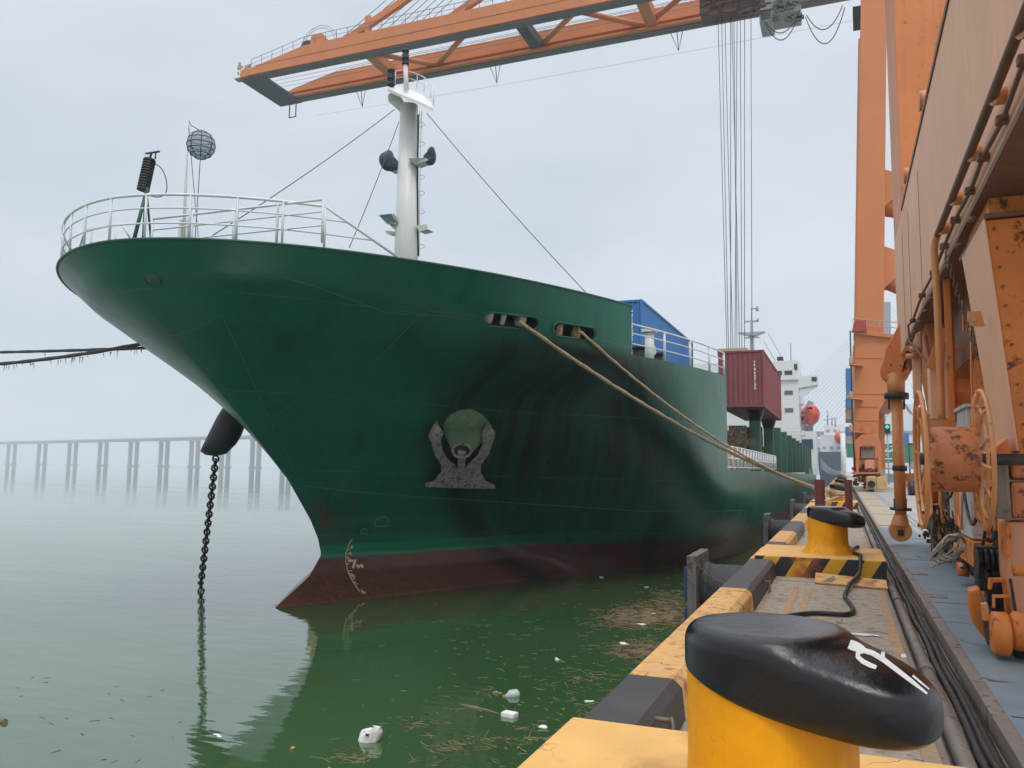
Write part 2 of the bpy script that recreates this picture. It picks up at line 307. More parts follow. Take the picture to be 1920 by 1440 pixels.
# ------------------------------------------------------------------ mesh builder
class MB:
    def __init__(s): s.v = []; s.f = []; s.sm = []
    def add(s, vs, fs, smooth=False):
        o = len(s.v); s.v += [Vector(p) for p in vs]; s.f += [[o+i for i in f] for f in fs]; s.sm += [smooth]*len(fs); return s
    def box(s, a, b, rz=0, piv=None):
        x0, y0, z0 = [min(p, q) for p, q in zip(a, b)]; x1, y1, z1 = [max(p, q) for p, q in zip(a, b)]
        vs = [Vector(p) for p in ((x0, y0, z0), (x1, y0, z0), (x1, y1, z0), (x0, y1, z0), (x0, y0, z1), (x1, y0, z1), (x1, y1, z1), (x0, y1, z1))]
        if rz:
            c = Vector(piv) if piv else sum(vs, Vector())/8; r = Matrix.Rotation(rz, 3, 'Z'); vs = [r@(p-c)+c for p in vs]
        return s.add(vs, [(0, 3, 2, 1), (4, 5, 6, 7), (0, 1, 5, 4), (1, 2, 6, 5), (2, 3, 7, 6), (3, 0, 4, 7)])
    def hexa(s, bot, top):
        return s.add(list(bot)+list(top), [(0, 3, 2, 1), (4, 5, 6, 7), (0, 1, 5, 4), (1, 2, 6, 5), (2, 3, 7, 6), (3, 0, 4, 7)])
    def beam(s, p, q, w_, h_=None, up=(0, 0, 1)):
        p, q = Vector(p), Vector(q); d = (q-p).normalized(); h_ = h_ or w_
        u = Vector(up)
        if abs(d.dot(u)) > .98: u = Vector((0, 1, 0))
        a = d.cross(u).normalized()*w_/2; c = a.cross(d).normalized()*h_/2
        return s.hexa([p-a-c, p+a-c, p+a+c, p-a+c], [q-a-c, q+a-c, q+a+c, q-a+c])
    def cyl(s, p, q, r, r2=None, n=16, cap=True):
        p, q = Vector(p), Vector(q); r2 = r if r2 is None else r2; d = (q-p).normalized()
        u = d.orthogonal().normalized(); w_ = d.cross(u)
        vs = [c+(u*math.cos(k*2*math.pi/n)+w_*math.sin(k*2*math.pi/n))*rr for c, rr in ((p, r), (q, r2)) for k in range(n)]
        s.add(vs, [(k, (k+1) % n, n+(k+1) % n, n+k) for k in range(n)], True)
        if cap: o = len(s.v)-2*n; s.f += [[o+k for k in reversed(range(n))], [o+n+k for k in range(n)]]; s.sm += [False, False]
        return s
    def tube(s, pts, r, n=8, closed=False, rs=None):
        pts = [Vector(p) for p in pts]; N_ = len(pts); u = None; vs = []
        for i, p in enumerate(pts):
            a = pts[(i-1) % N_] if closed or i else pts[0]; c = pts[(i+1) % N_] if closed or i < N_-1 else pts[-1]
            d = (c-a).normalized()
            u = d.orthogonal().normalized() if u is None else (u-d*u.dot(d)).normalized()
            w_ = d.cross(u); rr = rs[i] if rs else r
            vs += [p+(u*math.cos(k*2*math.pi/n)+w_*math.sin(k*2*math.pi/n))*rr for k in range(n)]
        fs = []
        for i in range(N_ if closed else N_-1):
            j = (i+1) % N_
            if closed and j == 0:
                # match best rotation
                o = min(range(n), key=lambda q: (vs[i*n]-vs[q]).length)
                fs += [(i*n+k, i*n+(k+1) % n, (o+k+1) % n, (o+k) % n) for k in range(n)]
            else: fs += [(i*n+k, i*n+(k+1) % n, j*n+(k+1) % n, j*n+k) for k in range(n)]
        s.add(vs, fs, True)
        if not closed: o = len(s.v)-len(vs); s.f += [[o+k for k in reversed(range(n))], [o+(N_-1)*n+k for k in range(n)]]; s.sm += [False]*2
        return s
    def lathe(s, prof, c, n=32, axis='Z'):
        c = Vector(c); vs = []
        for r, z in prof:
            for k in range(n):
                a = k*2*math.pi/n; x, y = r*math.cos(a), r*math.sin(a)
                vs.append(c + (Vector((x, y, z)) if axis == 'Z' else Vector((z, x, y)) if axis == 'X' else Vector((x, z, y))))
        return s.add(vs, [(i*n+k, i*n+(k+1) % n, (i+1)*n+(k+1) % n, (i+1)*n+k) for i in range(len(prof)-1) for k in range(n)], True)
    def prism(s, front, back):
        n = len(front)
        return s.add(list(front)+list(back), [list(range(n)), list(reversed(range(n, 2*n)))]+[(k, n+k, n+(k+1) % n, (k+1) % n) for k in range(n)])
    def grid(s, rows, smooth=True, close_u=False):
        n = len(rows[0]); m_ = len(rows); vs = [p for r in rows for p in r]
        return s.add(vs, [(i*n+k, i*n+(k+1) % n, (i+1)*n+(k+1) % n, (i+1)*n+k) for i in range(m_-1) for k in range(n if close_u else n-1)], smooth)
    def build(s, name, mat, parent=None, bevel=0, fix=True, sharp=None):
        org = parent.matrix_world.translation if parent and not parent.get('_wm') else Vector()
        off = Vector(parent['_loc']) if parent and '_loc' in parent else Vector()
        me = bpy.data.meshes.new(name); me.from_pydata([tuple(p-off) for p in s.v], [], s.f)
        me.polygons.foreach_set('use_smooth', s.sm)
        if fix:
            bm = bmesh.new(); bm.from_mesh(me); bmesh.ops.recalc_face_normals(bm, faces=bm.faces); bm.to_mesh(me); bm.free()
        me.update(); me.materials.append(mat); o = bpy.data.objects.new(name, me); COL.objects.link(o)
        if parent: o.parent = parent
        o['_loc'] = list(off)
        if bevel:
            b = o.modifiers.new('bevel', 'BEVEL'); b.width = bevel; b.segments = 2; b.limit_method = 'ANGLE'; b.angle_limit = rad(40); b.harden_normals = False
        return o
def each(mb, name, mat, parent=None, bevel=0):
    # every loose piece becomes an object of its own
    n = len(mb.v); r = list(range(n))
    def fnd(i):
        while r[i] != i: r[i] = r[r[i]]; i = r[i]
        return i
    for f in mb.f:
        for j in f[1:]: r[fnd(j)] = fnd(f[0])
    grp = {}
    for f, sm in zip(mb.f, mb.sm): grp.setdefault(fnd(f[0]), []).append((f, sm))
    for fs in grp.values():
        ids = sorted({i for f, _ in fs for i in f}); mp_ = {i: k for k, i in enumerate(ids)}
        q = MB(); q.v = [mb.v[i] for i in ids]; q.f = [[mp_[i] for i in f] for f, _ in fs]; q.sm = [x for _, x in fs]; o = q.build(name, mat, parent, bevel)
    return o
def tag(o, label, cat, group=None, kind=None):
    if label: o['label'] = label
    if cat: o['category'] = cat
    if group: o['group'] = group
    if kind: o['kind'] = kind
    return o
def thing(name, label, cat, loc=(0, 0, 0), group=None):
    o = bpy.data.objects.new(name, None); COL.objects.link(o); o.location = loc; o['_loc'] = list(loc); o.empty_display_size = .2
    return tag(o, label, cat, group)
def kids(o): return [c for c in COL.objects if c.parent == o]
def copy_tree(o, delta=None, label=None, parent=None):
    c = o.copy(); COL.objects.link(c)
    if parent: c.parent = parent
    if delta is not None: c.location = o.location + Vector(delta); c['_loc'] = list(c.location)
    if label: c['label'] = label
    for k in kids(o): copy_tree(k, parent=c)
    return c
def sag(p, q, s_, n=24):
    p, q = Vector(p), Vector(q); return [p.lerp(q, i/n) + Vector((0, 0, -4*s_*(i/n)*(1-i/n))) for i in range(n+1)]
def rail(mb, pts, h, levels=(.33, .66, 1.0), post=1.4, r=.022, rp=.03, rtop=.03):
    pts = [Vector(p) for p in pts]
    for lv in levels: mb.tube([p+Vector((0, 0, h*lv)) for p in pts], rtop if lv == 1.0 else r, 6)
    acc = 0; mb.cyl(pts[0], pts[0]+Vector((0, 0, h)), rp, n=6)
    for a, b in zip(pts, pts[1:]):
        acc += (b-a).length
        if acc >= post: mb.cyl(b, b+Vector((0, 0, h)), rp, n=6); acc = 0
# ------------------------------------------------------------------ the setting
WZ = -2.7
tag(MB().add([(-5000, -300, WZ), (-1.42, -300, WZ), (-1.42, 5000, WZ), (-5000, 5000, WZ)], [(0, 1, 2, 3)]).build('water', M['water']), None, None, kind='structure')
q = MB(); q.box((-1.36, -8, -.5), (.475, 2200, 0)); q.box((.90, -8, -.5), (900, 2200, 0)); q.box((.48, -8, -.49), (.895, 2200, -.14))
tag(q.build('quay_deck', M['conc']), None, None, kind='structure')
tag(MB().box((1.75, -8, -.3), (890, 2190, .004)).build('apron_pavement', M['conc2']), None, None, kind='structure')
tag(MB().box((-1.38, -8, -5), (-1.0, 2200, -.5)).build('quay_wall', M['wallc']), None, None, kind='structure')
q = MB(); q.box((.96, -8, -.2), (1.74, 26, .006)); tag(q.build('painted_walkway', M['bluegrey']), None, None, kind='structure')
# kerb in painted lengths
segs = [(-8, 3.3, 0), (4.28, 4.62, 1), (4.62, 5.5, 1), (5.5, 9.9, 0), (9.9, 13.25, 1), (15.4, 16.6, 1), (16.6, 19.6, 0), (19.6, 23.5, 1), (23.5, 28, 0), (28, 32, 1), (32, 37.8, 0)]
y = 40.0; k = 1
while y < 170: segs.append((y, y+4, k % 2)); y += 4; k += 1
for a, b, bl in segs:
    if bl == 1 and a == 4.28: continue
    a2 = 4.28 if a == 4.62 else a
    pr = [(-1.42, -.35), (-1.42, .17), (-1.35, .25), (-1.06, .25), (-1.0, .2), (-.98, 0), (-.98, -.1)]
    mb = MB().prism([(x, a2+.006, z) for x, z in pr], [(x, b-.006, z) for x, z in pr])
    tag(mb.build('kerb', M['kblack'] if bl else M['dyellow'], bevel=.012), None, None, kind='structure')
# crane rail slots and joints
q = MB()
for x in (1.93, 2.12): q.box((x, -8, -.05), (x+.05, 400, .010))
for x in (26.3, 26.5): q.box((x, -8, -.05), (x+.05, 400, .010))
tag(q.build('crane_rail', M['steel']), None, None, kind='structure')
q = MB()
for y in (7.6, 12.8, 18.7, 24, 30, 36, 42, 50): q.box((-.97, y, -.05), (.49, y+.012, .003))
for y in (6.4, 11.5, 16.8, 22): q.box((.98, y, -.05), (1.73, y+.015, .009))
for y in (27, 34, 42, 52): q.box((.9, y, -.05), (60, y+.02, .0075))
tag(q.build('joint_gaps', M['dark']), None, None, kind='structure')
def ground_strip(name, quads, mat, z=.005):
    mb = MB()
    for qd in quads: mb.add([(x, y_, z) for x, y_ in qd], [tuple(range(len(qd)))])
    return tag(mb.build(name, mat), None, None, kind='structure')
ln = []
for x0, x1, y0, y1 in ((-.68, -.60, 9.6, 12.1), (-.51, -.44, 9.6, 12.1), (.37, .47, 4.35, 12.3), (-.68, -.60, 5.0, 8.4), (.37, .46, 15.6, 22), (-.66, -.6, 16.2, 20), (.37, .46, 24, 30)): ln.append([(x0, y0), (x1, y0), (x1, y1), (x0, y1)])
ground_strip('painted_lines', ln, M['yline'])
ground_strip('white_paint_scraps', [[(.05, 8.9), (.16, 8.87), (.22, 8.93), (.3, 8.9), (.27, 8.98), (.12, 9.0), (.0, 8.97)], [(.0, 7.9), (.26, 8.0), (.24, 8.1), (.05, 8.06)], [(.42, 8.0), (.49, 8.02), (.48, 8.2), (.43, 8.15)], [(.4, 7.1), (.47, 7.15), (.46, 7.25), (.41, 7.2)]], M['wmark'], .009)
# service trench: pipes and cover angle
tp = thing('service_pipe', 'brown steel pipe lying in the trench beside the striped blocks, on the seaward side', 'pipe', (.6, 0, -.08))
mb = MB()
for a in range(0, 24): mb.cyl((.61, a*4.0-4, -.085), (.61, a*4.0-.05, -.085), .058, n=12)
mb.build('pipe', M['steel'], tp); mb = MB()
for a in range(0, 24): mb.cyl((.61, a*4.0-.12, -.085), (.61, a*4.0+.06, -.085), .068, n=12)
each(mb, 'coupling', M['steel'], tp)
mb = MB(); mb.tube([(.73+.012*math.sin(i*1.7), i*.7-4, -.11+.008*math.sin(i*2.3)) for i in range(150)], .035, 7)
mb.tube([(.80+.008*math.sin(i*1.3), i*.7-4, -.10) for i in range(150)], .036, 7)
mb.tube([(.765+.01*math.sin(i*2.1), i*.7-4, -.065) for i in range(150)], .022, 7)
tag(mb.build('power_cable', M['grease']), 'pair of black greasy power cables running along the trench beside the pipe', 'cable')
for x0, x1, nm in ((.463, .503, 'seaward'), (.862, .957, 'landward')):
    tag(MB().box((x0, -8, -.17), (x1, 150, .014)).build('trench_edge', M['steel'], bevel=.006), None, None, kind='structure')
q = MB()
for y, x in ((14.4, 1.02), (11.9, 1.03)): q.box((x-.06, y, .007), (x+.16, y+.32, .016))
tag(q.build('cover_plates', M['steel']), None, None, kind='structure')
# ------------------------------------------------------------------ bollards
def hull2(th, r0, rl, xl):
    # ray length from origin to convex hull of circle(0,r0) and circle(xl,rl)
    best = r0; c, s_ = math.cos(th), math.sin(th)
    b = c*xl; disc = b*b - (xl*xl-rl*rl)
    if disc > 0: best = max(best, b+math.sqrt(disc))
    al = math.acos((r0-rl)/xl)
    for sg in (1, -1):
        n_ = Vector((math.cos(al), sg*math.sin(al))); dn = n_.x*c+n_.y*s_
        if dn > 0:
            t = r0/dn; px = Vector((c*t, s_*t)); al_ = px.dot(Vector((-n_.y, n_.x)))*(-sg)
            L_ = math.sqrt(xl*xl-(r0-rl)**2)
            if 0 <= al_ <= L_: best = max(best, t)
    return best
def bollard(cx, cy, label):
    t = thing('mooring_bollard', label, 'bollard', (cx, cy, .3), 'mooring bollards along the quay edge')
    c = Vector((cx, cy, 0))
    MB().lathe([(.40, .302), (.385, .33), (.335, .385), (.305, .45), (.298, .55), (.297, .95)], c, 40).build('post', M['yellow'], t)
    rows = []; nk = 56
    prof = 9
    for j in range(prof+1): rows.append([])
    for k in range(nk):
        th = k*2*math.pi/nk; Rr = hull2(th, .306, .22, .372); e = min(1, max(0, (Rr-.306)/.28)); d = Vector((math.cos(th-.42), math.sin(th-.42), 0))
        cc = (1+math.cos(th))/2; zb = .885-.155*cc**1.2; zt = 1.035
        P_ = [(.02, zt), (.22, zt), (.272, zt-.003), (.294, zt-.025-.02*e), (.306+.30*e*.40, zt-.055-.010*e), (.306+.30*e*.80, zt-.080-.040*e), (.306+.285*e, zt-.11-.065*e),
              (.306+.285*e*.97, (zb+.035)*(1-e)+(zt-.305)*e), (.306+.28*e*.70, zb-.015*e), (.299+.02*e, zb-.004*e)]
        for j, (r_, z_) in enumerate(P_): rows[j].append(c+d*r_+Vector((0, 0, z_)))
    mb = MB().grid(rows, True, True); o = len(mb.v); mb.v.append(c+Vector((0, 0, 1.035))); mb.f += [[o, (k+1) % nk, k] for k in range(nk)]; mb.sm += [True]*nk
    hd = mb.build('head', M['black'], t); sb = hd.modifiers.new('s', 'SUBSURF'); sb.levels = sb.render_levels = 2
    return t
bx = [atY(1446, 1400, 3.25).x, atY(1552, 1000, 14.15).x, -.25, -.25, -.25, -.25, -.25]
by = [3.25, 14.15, 38.6, 62, 84, 106, 135]
bl = ['nearest and largest mooring bollard, glossy black hooked head on a plain yellow post',
      'second mooring bollard, rusty yellow post with a black cable at its foot',
      'yellow and black bollard behind the two dark red posts, with tan ropes wound round it',
      'bollard just beyond the one with the ropes, black head seen over the red posts',
      'far bollard, third one beyond the red posts', 'far bollard, fourth one beyond the red posts', 'farthest bollard along the quay edge, tiny beside the ship\'s stern']
pl = ['yellow painted concrete block under the nearest bollard', 'concrete block with black and yellow hazard stripes under the second bollard', 'striped concrete block under the bollard with the ropes',
      'striped concrete block under the bollard beyond the ropes', 'striped block under the third bollard beyond the red posts', 'striped block under the fourth bollard beyond the red posts', 'striped block under the farthest bollard']
for i in range(7):
    bollard(bx[i], by[i], bl[i])
    y0 = by[i]-.85 if i else 2.3; y1 = by[i]+1.15 if i else 4.28
    mb = MB().box((-1.30 if i else -1.36, y0, -.02), (.555, y1, .302))
    tag(mb.build('bollard_block', M['hazard'], bevel=.018), pl[i], 'concrete block', 'blocks under the bollards')
bpy.context.view_layer.update()
from mathutils.bvhtree import BVHTree
_hd = [o for o in COL.objects if o.name.startswith('head') and abs(o.parent.location.y-3.25) < .01][0]
_dg = bpy.context.evaluated_depsgraph_get(); _bv = BVHTree.FromObject(_hd, _dg); _off = Vector(_hd['_loc'])
def on_head(px, py):
    h_, n_, _, _ = _bv.ray_cast(EYE-_off, ray(px, py).normalized()); return (h_+n_*.0012+_off) if h_ else None
mb = MB()
for st_, w_ in (([(1592, 1184), (1600, 1187), (1610, 1191), (1620, 1195)], [17, 19, 17, 11]),
                ([(1641, 1244), (1630, 1240), (1616, 1233), (1606, 1224), (1607, 1215), (1618, 1212), (1634, 1217), (1654, 1229), (1680, 1249), (1706, 1269), (1736, 1293)], [7, 9, 9, 8, 9, 10, 10, 10, 9, 8, 4]),
                ([(1656, 1196), (1655, 1207), (1660, 1217), (1680, 1232), (1708, 1252)], [7, 7, 4, 3, 2]), ([(1709, 1259), (1722, 1270), (1740, 1285)], [4, 4, 2])):
    if st_[0][1] < 1200: st_ = [(a_x, b_y+24) for a_x, b_y in st_]
    else: st_ = [(a_x+2, b_y+8) for a_x, b_y in st_]
    P_ = []
    for i in range(len(st_)-1):
        for k in range(4): t_ = k/4; P_.append((st_[i][0]*(1-t_)+st_[i+1][0]*t_, st_[i][1]*(1-t_)+st_[i+1][1]*t_, w_[i]*(1-t_)+w_[i+1]*t_))
    P_.append((*st_[-1], w_[-1])); rows_ = []
    for i, (x, y_, w) in enumerate(P_):
        a, b = P_[max(i-1, 0)], P_[min(i+1, len(P_)-1)]; dx, dy = b[0]-a[0], b[1]-a[1]; l_ = math.hypot(dx, dy)
        r_ = [on_head(x-dy/l_*w*k/2, y_+dx/l_*w*k/2) for k in (-1, -.4, .4, 1)]
        if all(r_): rows_.append(r_)
        elif len(rows_) > 1: break
    if len(rows_) > 1: mb.grid(rows_)
if mb.v: each(mb, 'painted_mark', paint('worn_white_mark', (.62, .60, .55), .5, .15, 20, .3, (.1, .09, .08), 40), _hd)
# flush rusty kerb cap beside blocks
for i, (a, b) in enumerate(((3.306, 4.274), (13.256, 15.394), (37.81, 39.99))):
    pr = [(-1.42, -.35), (-1.42, .17), (-1.37, .245), (-1.31, .25), (-1.31, -.1)]
    tag(MB().prism([(x, a, z) for x, z in pr], [(x, b, z) for x, z in pr]).build('kerb', M['dyellow']), None, None, kind='structure')
# leaning striped plate, hose cable, rings
mb = MB(); mb.hexa([(-.42, 12.62, .006), (.52, 12.40, .006), (.52, 12.9, .05), (-.42, 13.22, .07)], [(-.42, 12.61, .03), (.52, 12.39, .03), (.52, 12.9, .075), (-.42, 13.22, .095)])
sp_ = thing('striped_plate', 'thin steel plate with faded stripes leaning at the foot of the striped block', 'plate', (0, 12.8, 0)); mb.build('plate', M['dyellow'], sp_)
mb = MB()
for x in (-.22, .1, .36): mb.add([(x-.1, 12.62-.12*x, .0395), (x+.02, 12.60-.12*x, .0395), (x+.16, 12.98-.12*x, .075), (x+.04, 13.0-.12*x, .079)], [(0, 1, 2, 3)])
each(mb, 'stripe', M['steel'], sp_)
cpts = [(-1.0, 8.7, .03), (-.75, 9.3, .03), (-.4, 9.85, .03), (-.15, 9.93, .03), (-.02, 9.96, .03), (.06, 10.2, .03), (.04, 10.7, .03), (-.02, 11.3, .03), (.0, 11.9, .03), (.07, 12.45, .08), (.17, 12.95, .12), (.2, 13.2, .25), (.2, 13.31, .335), (.21, 13.7, .335), (.1, 14.2, .335), (.12, 14.7, .335), (.2, 15.2, .335), (.16, 15.42, .2), (.15, 15.6, .035), (.3, 16.3, .03), (.33, 16.8, .03), (.05, 17.2, .03), (.15, 18.3, .03), (-.1, 19.2, .03)]
def smooth_path(p, n=5):
    p = [Vector(x) for x in p]; out = []
    for i in range(len(p)-1):
        a, b, c, d = p[max(i-1, 0)], p[i], p[i+1], p[min(i+2, len(p)-1)]
        for j in range(n):
            t = j/n; out.append(.5*((2*b)+(c-a)*t+(2*a-5*b+4*c-d)*t*t+(3*b-a-3*c+d)*t**3))
    return out+[p[-1]]
tag(MB().tube(smooth_path(cpts), .026, 8).build('black_cable', M['cable']), 'thick black cable snaking over the hazard striped block and round the second bollard', 'cable')
def ring(c, r, rr=.008, ax=(0, 1, 0)):
    a = Vector(ax).normalized(); u = a.orthogonal().normalized(); v_ = a.cross(u)
    return [Vector(c)+(u*math.cos(t*math.pi/8)+v_*math.sin(t*math.pi/8))*r for t in range(16)]
for c, lb in (((-.93, 11.3, .1), 'iron ring on the black kerb length in front of the second bollard'), ((-.90, 4.62, .18), 'iron ring on the black kerb length left of the nearest bollard'), ((-.92, 21, .1), 'iron ring on the kerb beyond the second bollard')):
    mb = MB().tube(ring(c, .07, ax=(1, .3, 0)), .009, 6, True); mb.cyl((-.99, c[1], c[2]+.06), (-.9, c[1], c[2]+.06), .014, n=8); tag(mb.build('mooring_ring', M['chain']), lb, 'ring', 'iron rings on the kerb')
# dark red posts
for i, (px, w_, lb) in enumerate(((1538, .17, 'left one of the two dark red posts by the roped bollard, nearer the ship'), (1592, .12, 'right one of the two dark red posts by the roped bollard, farther from the ship'))):
    c = atY(px, 955, 34.3); mb = MB()
    for sx_ in (-1, 1): mb.box((c.x+sx_*w_-.02, 34.2, 0), (c.x+sx_*w_+.02, 34.5, 1.26))
    mb.box((c.x-w_+.02, 34.33, 0), (c.x+w_-.02, 34.37, 1.26)); t = thing('steel_post', lb, 'post', (c.x, 34.3, 0), 'pair of dark red steel posts'); mb.build('profile', M['redpost'], t); MB().box((c.x-w_-.08, 34.1, .0), (c.x+w_+.08, 34.6, .02)).build('base_plate', M['redpost'], t)
# ------------------------------------------------------------------ fenders
def fender(cy, label):
    t = thing('quay_fender', label, 'fender', (-2, cy, -.5), 'rubber fenders on the quay wall')
    x0 = -2.52
    mb = MB().box((x0, cy-.72, -1.4), (x0+.16, cy+.72, .13)); pa = mb.build('fender_panel', M['fsteel'], t, bevel=.015)
    mb = MB()
    for z in (-1.3, -.62): mb.box((x0-.06, cy-.66, z), (x0-.003, cy+.66, z+.55))
    each(mb, 'pad', M['bluepad'], pa, bevel=.02)
    mb = MB()
    prof = [(.40, 0), (.47, .06), (.44, .16)] + [(.43+.012*(i % 2), .16+.03*i) for i in range(28)] + [(.5, 1.04), (.5, 1.08)]
    mb.lathe([(r, z) for r, z in prof], (x0+.16, cy, -.5), 28, 'X'); mb.build('rubber_cylinder', M['rubber'], t)
    for sy in (-.55, .55):
        p, q_ = Vector((x0+.16, cy+sy, -.05)), Vector((-1.38, cy+sy*.8, -.18)); mb = MB(); n_ = 14
        pts = sag(p, q_, .22, n_)
        for i in range(n_):
            a, b = pts[i], pts[i+1]; d = (b-a); mid = (a+b)/2; ax = Vector((0, 1, 0)) if i % 2 else Vector((0, .2, 1))
            s_ = d.cross(ax).normalized()*.022; e = d*.7
            mb.tube([mid-e, mid-e*.6+s_, mid+e*.6+s_, mid+e, mid+e*.6-s_, mid-e*.6-s_], .009, 5, True)
        mb.build('chain', M['chain'], t)
    return t
f0 = fender(15.05, 'nearest rubber fender on the quay wall, rusty panel just behind the black bollard head')
for cy, lb in ((29.4, 'second rubber fender along the quay wall, beside the second bollard'), (44.4, 'third rubber fender along the quay wall, touching the green hull\'s shadow'), (59, 'fourth fender along the quay wall, small and dark'), (74, 'fifth fender far along the quay wall, near the ship\'s stern')):
    copy_tree(f0, (0, cy-15.05, 0), lb)
# ------------------------------------------------------------------ the green ship
XC, BB = -16.05, 11.75
ST = [(-4.2, 21.4), (-3.4, 20.6), (-2.7, 20.9), (-1.95, 22.6), (-1.33, 23.21), (-.79, 23.0), (-.16, 22.55), (1.14, 21.31), (2.7, 19.34), (4.06, 17.52), (5.12, 15.92), (6.09, 14.62), (6.87, 14.14)]
def Ys(z):
    if z <= ST[0][0]: return ST[0][1]
    for (a, p), (b, q_) in zip(ST, ST[1:]):
        if z <= b: t = (z-a)/(b-a); return p+(q_-p)*t
    return ST[-1][1]
def sst(a, b, x): t = min(max((x-a)/(b-a), 0), 1); return t*t*t*(t*(6*t-15)+10)
def HB(Y, z, side=1):
    s_ = min(max((z+2.7)/9.65, 0), 1); L_ = 40-14*s_**(1.6 if side > 0 else 2.2); q_ = 1+.86*s_**(2.2 if side > 0 else 3.0); t = min(max((Y-Ys(z))/L_, 0), 1)
    b = BB*(1-(1-t)**2)**(1/q_)
    if Y > 16 and side > 0:      # the flare dies out towards the parallel body
        td = min(max((Y-ST[-1][1])/26, 0), 1); bd = BB*(1-(1-td)**2)**(1/1.83)
        zf = 6.4-1.1*sst(18, 27, Y)-4.3*sst(23, 38, Y)-1.8*sst(34, 60, Y)
        b += max(0, bd-b)*sst(zf-(2.0+max(0, min(Y, 36)-20)*.28), zf, z)*(sst(22, 31, Y)*(1-sst(3.2, 5.6, z))+sst(16.5, 26, Y)*sst(3.2, 5.6, z))
    return b
ZD = 6.85
def ztop(Y): return ZD + (.07*(Y-18)/8 if Y > 18 else 0)
def hp(Y, z, side=1, off=0.):
    b = HB(Y, z, side); p = Vector((XC+side*b, Y, z))
    if off:
        e = .05; dy = Vector((side*(HB(Y+e, z, side)-HB(Y-e, z, side)), 2*e, 0)); dz = Vector((side*(HB(Y, z+e, side)-HB(Y, z-e, side)), 0, 2*e))
        n_ = dy.cross(dz).normalized(); n_ = n_ if n_.x*side > 0 else -n_; p += n_*off
    return p
def hn(Y, z): return (hp(Y, z, 1, 1.0)-hp(Y, z)).normalized()
def hit(px, py):
    d = ray(px, py); t = 12.0
    while t < 140:
        p = EYE+d*t
        if p.y > Ys(p.z) and abs(p.x-XC) < HB(p.y, p.z, 1 if p.x > XC else -1): return p, t
        t += .02
    return None, None
def zone(y0f, y1, zt0, zt1, cap0, n_u, nz=110, power=1.0):
    mb = MB(); zmin = -4.2
    for side in (1, -1):
        rows = []
        for j in range(nz+1):
            row = []
            for i in range(n_u+1):
                s_ = (i/n_u)**power
                if y0f is None:
                    zz = zmin+(ZD-zmin)*j/nz; a = Ys(zz); Y = a+s_*(y1-a); zt = ztop(Y) ; z = zmin+(zt-zmin)*j/nz
                    Y = max(Y, Ys(z)); b = HB(Y, z, side) if s_ > 0 else 0
                else:
                    Y = y0f+s_*(y1-y0f); zt = zt0+(zt1-zt0)*s_; z = zmin+(zt-zmin)*j/nz; b = HB(Y, z, side)
                row.append(Vector((XC+side*b, Y, z)))
            rows.append(row)
        mb.grid(rows)
        if side == 1: pt, pb, pa, pf = rows[-1], rows[0], [r[-1] for r in rows], [r[0] for r in rows]
        else: qt, qb, qa, qf = rows[-1], rows[0], [r[-1] for r in rows], [r[0] for r in rows]
    mb.grid([pt, qt], False); mb.grid([pb, qb], False); mb.grid([pa, qa], False)
    if cap0: mb.grid([pf, qf], False)
    return mb
ship = thing('cargo_ship', 'green container ship moored along the quay, dark red below the waterline, bow foremost', 'ship', (XC, 60, WZ))
A = zone(None, 26.15, 0, 0, False, 90, power=1.9)
zA = -4.2+(ztop(26.15)+4.2)*94/110; zB = -4.2+(5.55+4.2)*56/94
B_ = zone(26.15, 35.6, zA, 5.55, False, 30, 94); C_ = zone(35.6, 152, zB, .95, False, 90, 56)
def weld(o, d=.0005):
    bm = bmesh.new(); bm.from_mesh(o.data); bmesh.ops.remove_doubles(bm, verts=bm.verts, dist=d); bmesh.ops.dissolve_degenerate(bm, edges=bm.edges, dist=1e-5)
    bmesh.ops.recalc_face_normals(bm, faces=bm.faces); bm.to_mesh(o.data); bm.free()
ha = A.build('hull', M['hull'], ship); weld(ha)
# fairlead pockets cut into the bow plating
def capsule(p, u, v_, n_, w_, h_, depth, out=.3, seg=10):
    o2 = []
    for sgn, a0 in ((1, -90), (-1, 90)):
        for k in range(seg+1):
            a = rad(a0+180*k/seg); o2.append((sgn*(w_/2-h_/2)+math.cos(a)*h_/2, math.sin(a)*h_/2))
    return [p+u*x+v_*y_+n_*out for x, y_ in o2], [p+u*x+v_*y_-n_*depth for x, y_ in o2]
fair = []
for a, b in (((909, 597), (1008, 607)), ((1039, 616), (1116, 628))):
    pa, _ = hit(*a); pb, _ = hit(*b); c = hit((a[0]+b[0])/2, (a[1]+b[1])/2)[0]
    n_ = hn(c.y, c.z); u = (pb-pa); wd = u.length; u = (u-n_*u.dot(n_)).normalized(); v_ = n_.cross(u).normalized()
    if v_.z < 0: v_ = -v_
    fair.append((c, u, v_, n_, wd))
cut = MB()
for c, u, v_, n_, wd in fair:
    fr, bk = capsule(c, u, v_, n_, wd, .36, .9); cut.prism(fr, bk)
co = cut.build('cutter', M['dark'])
bm_ = ha.modifiers.new('b', 'BOOLEAN'); bm_.object = co; bm_.operation = 'DIFFERENCE'; bm_.solver = 'EXACT'
ha.data.materials.append(M['dark'])
bpy.context.view_layer.update()
nm = bpy.data.meshes.new_from_object(ha.evaluated_get(bpy.context.evaluated_depsgraph_get()))
if len(nm.polygons) > 2000: ha.modifiers.clear(); ha.data = nm
else: ha.modifiers.clear(); print('BOOLEAN FAILED')
bpy.data.objects.remove(co)
for p in ha.data.polygons: p.use_smooth = True
ha.data.set_sharp_from_angle(angle=rad(32))
